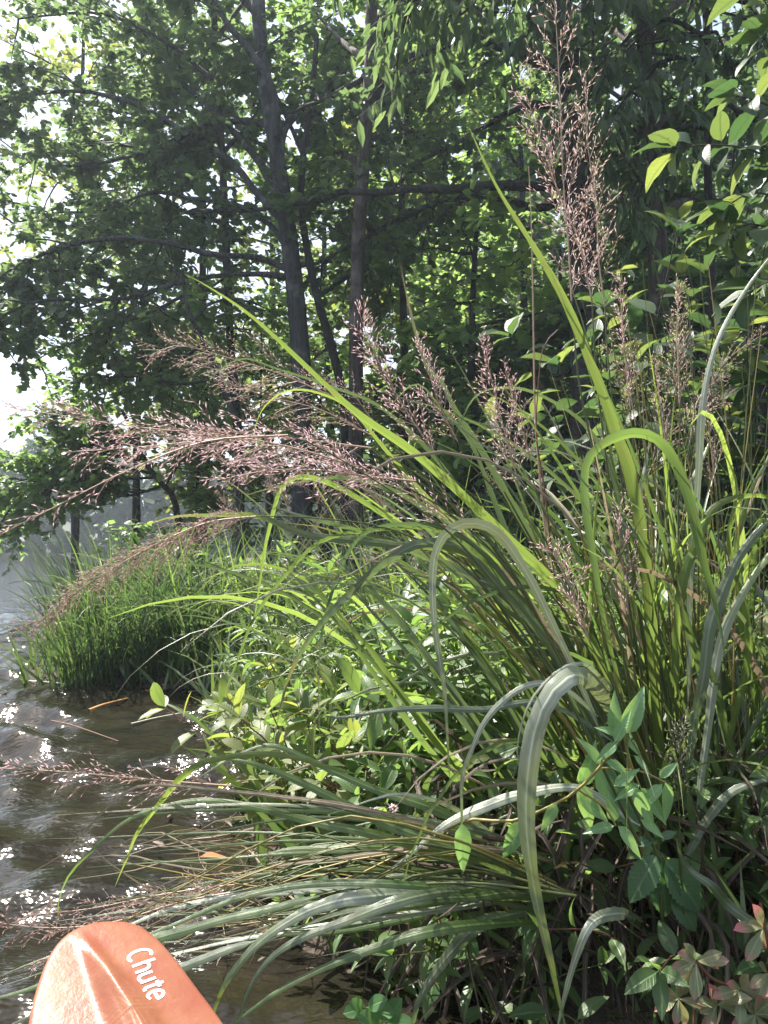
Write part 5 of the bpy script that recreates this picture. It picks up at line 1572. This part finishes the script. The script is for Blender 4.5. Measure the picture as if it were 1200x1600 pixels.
stick('orange brown reed end at the foot of the reed row', (214, 1086), (250, 1075), M_ORANGE, 0.007)
stick('long pale straw floating between reeds and shrub', (205, 1131), (345, 1104), M_STRAW, 0.004)
stick('thin brown stick lying in the water at left', (80, 1126), (185, 1158), M_CULM_RED, 0.003)
stick('pale straw line along the foot of the reeds', (40, 1064), (215, 1082), M_STRAW, 0.006)

mb = MB()
def on_w(px, py, z=0.01):
    o, q = cam_o.location, P(px, py, 1.0)
    d = q - o
    return o + d * ((z - o.z) / d.z)
c = on_w(312, 1341)
T, F = OVATE
batch_leaves(mb, OVATE, V([(0, 0, 0.004)]), V([(1.0, 0.2, 0.0)]), V([(0, 0, 1.0)]), V([0.07]))
o = link('fallen_leaf', mb.mesh('fallen_leaf', [leaf_mat('fallen_leaf', (0.40, 0.13, 0.04), (0.45, 0.16, 0.05), (0.4, 0.15, 0.05), (0.4, 0.15, 0.05), 0.2, 0.4, 0.5, 'mid')]), None, c)
o['label'] = 'rust orange fallen leaf lying in the shallow water beside the matted straw'
o['category'] = 'leaf'

# ------------------------------------------------------------------ kayak paddle
def paddle():
    P0 = P(190, 1500, 0.74)
    nrml = nrm(nrm(V(cam_o.location) - V(P(75, 1610, 0.72))) + V(to_sun))
    nrml = nrm(nrml + 0.17 * np.array([1.0, 0.35, 0.0]))
    axis_px = (V(P(330, 1760, 0.74)) - V(P(180, 1437, 0.74)))
    ax = axis_px - nrml * np.dot(axis_px, nrml)
    ax = nrm(ax)
    cr = np.cross(nrml, ax)
    o = V(cam_o.location)
    def hit(px, py):
        d = V(P(px, py, 1.0)) - o
        t = np.dot(V(P0) - o, nrml) / np.dot(d, nrml)
        q = o + d * t - V(P0)
        return np.dot(q, ax), np.dot(q, cr)
    out = [(42, 1610), (50, 1565), (66, 1515), (84, 1480), (108, 1456), (142, 1441), (182, 1436), (214, 1440), (244, 1459), (275, 1492), (308, 1536), (338, 1575), (362, 1612), (405, 1690), (440, 1770), (452, 1850), (440, 1930), (395, 1980),
           (330, 1990), (230, 1950), (130, 1880), (70, 1800), (42, 1700)]
    prof = smooth_path([(*hit(*q), 0) for q in out + out[:1]], 121)[:-1, :2]
    rib = [hit(*q) for q in ((122, 1458), (150, 1500), (180, 1550), (212, 1602), (275, 1720), (340, 1850))]
    ribp = smooth_path([(*q, 0) for q in rib], 60)[:, :2]
    rib_t = nrm(ribp[-1] - ribp[0])
    rib_n = np.array([-rib_t[1], rib_t[0]])
    c = V((ribp[25][0], ribp[25][1]))
    rings = np.concatenate([np.linspace(0.0, 0.9, 44), [0.94, 0.97, 0.99, 1.0]])
    pts, hs = [], []
    def height(p):
        d = np.linalg.norm(ribp - p, axis=1)
        i = int(d.argmin())
        w = 0.003 + 0.015 * min(1, i / 26)
        e = 0.0135 * min(1, i / 16 + 0.12)
        x = d[i] / w
        h = e * (math.exp(-(abs(x) ** 3.0)) * 0.75 + 0.25 * max(0.0, 1 - abs(x) * 2.2)) if x < 2.5 else 0
        off = np.dot(p - ribp[0], rib_n)
        return h - 0.9 * off ** 2
    for r in rings:
        for q in prof:
            pp = c + (q - c) * r
            pts.append(pp)
            hs.append(height(pp) - (0.0015 * ((r - 0.97) / 0.03) if r > 0.97 else 0))
    n = len(prof)
    def w3(p, h):
        return V(P0) + ax * p[0] + cr * p[1] + nrml * h
    top = [w3(p, h) for p, h in zip(pts, hs)]
    bot = [w3(p, h - 0.004) for p, h in zip(pts, hs)]
    m = len(rings)
    f = []
    N = len(top)
    for i in range(m - 1):
        for j in range(n):
            a, b_, c_, d_ = i * n + j, i * n + (j + 1) % n, (i + 1) * n + (j + 1) % n, (i + 1) * n + j
            f.append((a, d_, c_, b_))
            f.append((N + a, N + b_, N + c_, N + d_))
    for j in range(n):
        a, b_ = (m - 1) * n + j, (m - 1) * n + (j + 1) % n
        f.append((a, N + a, N + b_, b_))
    mb = MB()
    mb.add(V(top + bot), f)
    k = NT('paddle_plastic')
    g = k.n('ShaderNodeNewGeometry')
    n1 = k.noise(g.outputs['Position'], 16.0, 5.0, 0.6)
    n2 = k.noise(g.outputs['Position'], 70.0, 5.0, 0.7)
    col = k.mix(k.ramp(n1, 0.35, 0.65), (0.27, 0.088, 0.054), (0.30, 0.128, 0.07))
    col = k.mix(k.math('MULTIPLY', k.ramp(n2, 0.58, 0.75), 0.3), col, (0.50, 0.26, 0.16))
    bs = k.n('ShaderNodeBsdfPrincipled')
    k.l(col, bs.inputs['Base Color'])
    k.l(k.math('ADD', k.math('MULTIPLY', n1, 0.22), 0.27), bs.inputs['Roughness'])
    bs.inputs['Specular IOR Level'].default_value = 0.28
    k.l(k.bump(k.math('ADD', n1, k.math('MULTIPLY', n2, 0.5)), 0.35, 0.004), bs.inputs['Normal'])
    tr = k.n('ShaderNodeBsdfTranslucent')
    tr.inputs['Color'].default_value = (0.5, 0.16, 0.07, 1)
    mx = k.n('ShaderNodeMixShader')
    mx.inputs['Fac'].default_value = 0.25
    k.l(bs.outputs[0], mx.inputs[1])
    k.l(tr.outputs[0], mx.inputs[2])
    k.l(mx.outputs[0], k.out.inputs['Surface'])
    root = thing('kayak_paddle', 'orange plastic kayak paddle blade with white lettering at the lower left', 'paddle', tuple(V(P0)))
    part('paddle_blade', mb.mesh('paddle_blade', [k.m], rnd=False), root)
    # shaft, running back towards the paddler
    s0 = w3(hit(410, 1960), 0.0)
    s1 = s0 + ax * 0.30 + V((0.12, -0.05, -0.02))
    mb = MB()
    add_tube(mb, smooth_path([s0 - ax * 0.10, s0, s1, s1 + (s1 - s0) * 1.2], 16), 0.0145, 14)
    part('shaft', mb.mesh('shaft', [solid_mat('paddle_shaft', (0.02, 0.02, 0.022), (0.03, 0.03, 0.03), 0.4, 0.5, 20)], rnd=False), root)
    # lettering: strokes laid on the face
    M_INK = solid_mat('paddle_print', (0.46, 0.40, 0.43), (0.56, 0.50, 0.53), 0.5, 0.4, 20)
    ba0, ba1 = V(hit(197, 1490)), V(hit(235, 1568))
    e1 = nrm(ba1 - ba0)
    e2 = np.array([-e1[1], e1[0]])
    upv = V(hit(230, 1476)) - ba0
    if np.dot(e2, upv) < 0:
        e2 = -e2
    LEN = np.linalg.norm(ba1 - ba0)
    U = LEN / 3.68          # x height unit
    def arc(cx, cy, rx, ry, a0, a1, n=14):
        t = np.radians(np.linspace(a0, a1, n))
        return [(cx + rx * math.cos(q), cy + ry * math.sin(q)) for q in t]
    glyphs = {
        'C': ([arc(0.42, 0.62, 0.38, 0.62, 55, 305, 18)], 0.90),
        'h': ([[(0.08, 0), (0.08, 1.25)], [(0.08, 0.5)] + arc(0.33, 0.52, 0.25, 0.30, 170, 0, 10) + [(0.58, 0)]], 0.76),
        'u': ([[(0.08, 0.82), (0.08, 0.32)] + arc(0.32, 0.30, 0.24, 0.28, 180, 350, 10) + [(0.57, 0.82)], [(0.57, 0.82), (0.57, 0)]], 0.76),
        't': ([[(0.22, 1.08), (0.22, 0.22)] + arc(0.38, 0.20, 0.16, 0.18, 180, 290, 8), [(0.02, 0.80), (0.46, 0.80)]], 0.54),
        'e': ([[(0.06, 0.44), (0.58, 0.44)] + arc(0.32, 0.42, 0.27, 0.40, 5, 310, 18)], 0.72),
    }
    x = 0.0
    for ch in 'Chute':
        strokes, adv = glyphs[ch]
        mb = MB()
        for si, st in enumerate(strokes):
            st = smooth_path([(q[0], q[1], 0) for q in st], 26)[:, :2] if len(st) > 2 else smooth_path([(q[0], q[1], 0) for q in st], 10)[:, :2]
            pl = []
            t = nrm(np.gradient(st, axis=0))
            nn = np.stack([-t[:, 1], t[:, 0]], 1)
            hw = 0.092
            L_, R_ = [], []
            for q, nv in zip(st, nn):
                for s, lst in ((1, L_), (-1, R_)):
                    g2 = q + nv * hw * s
                    pp = ba0 + e1 * (x + g2[0]) * U + e2 * g2[1] * U
                    lst.append(w3(pp, height(pp) + 0.00035 + 0.0002 * si))
            m_ = len(L_)
            mb.add(V(L_ + R_), [(i, i + 1, m_ + i + 1, m_ + i) for i in range(m_ - 1)])
        part('letter', mb.mesh('letter', [M_INK], smooth=False, rnd=False), root)
        x += adv
paddle()

# ------------------------------------------------------------------ haze
HAZE = 0.0022
if HAZE > 0:
    mb = MB()
    x0, x1, y0, y1, z0, z1 = -260, 260, -40, 240, -2.0, 18.5
    v = [(x, y, z) for x in (x0, x1) for y in (y0, y1) for z in (z0, z1)]
    f = [(0, 1, 3, 2), (4, 6, 7, 5), (0, 4, 5, 1), (2, 3, 7, 6), (0, 2, 6, 4), (1, 5, 7, 3)]
    mb.add(v, f)
    k = NT('haze')
    vol = k.n('ShaderNodeVolumePrincipled')
    vol.inputs['Color'].default_value = (0.78, 0.89, 1.0, 1)
    vol.inputs['Density'].default_value = HAZE
    vol.inputs['Anisotropy'].default_value = 0.35
    k.l(vol.outputs[0], k.out.inputs['Volume'])
    hz = link('haze', mb.mesh('haze', [k.m], smooth=False, rnd=False))
    hz['kind'] = 'stuff'
print('TREE LEAVES', LEAVES, 'OBJECTS', len(scene.objects), 'TRIS', sum(len(o.data.polygons) for o in scene.objects if o.type == 'MESH'))
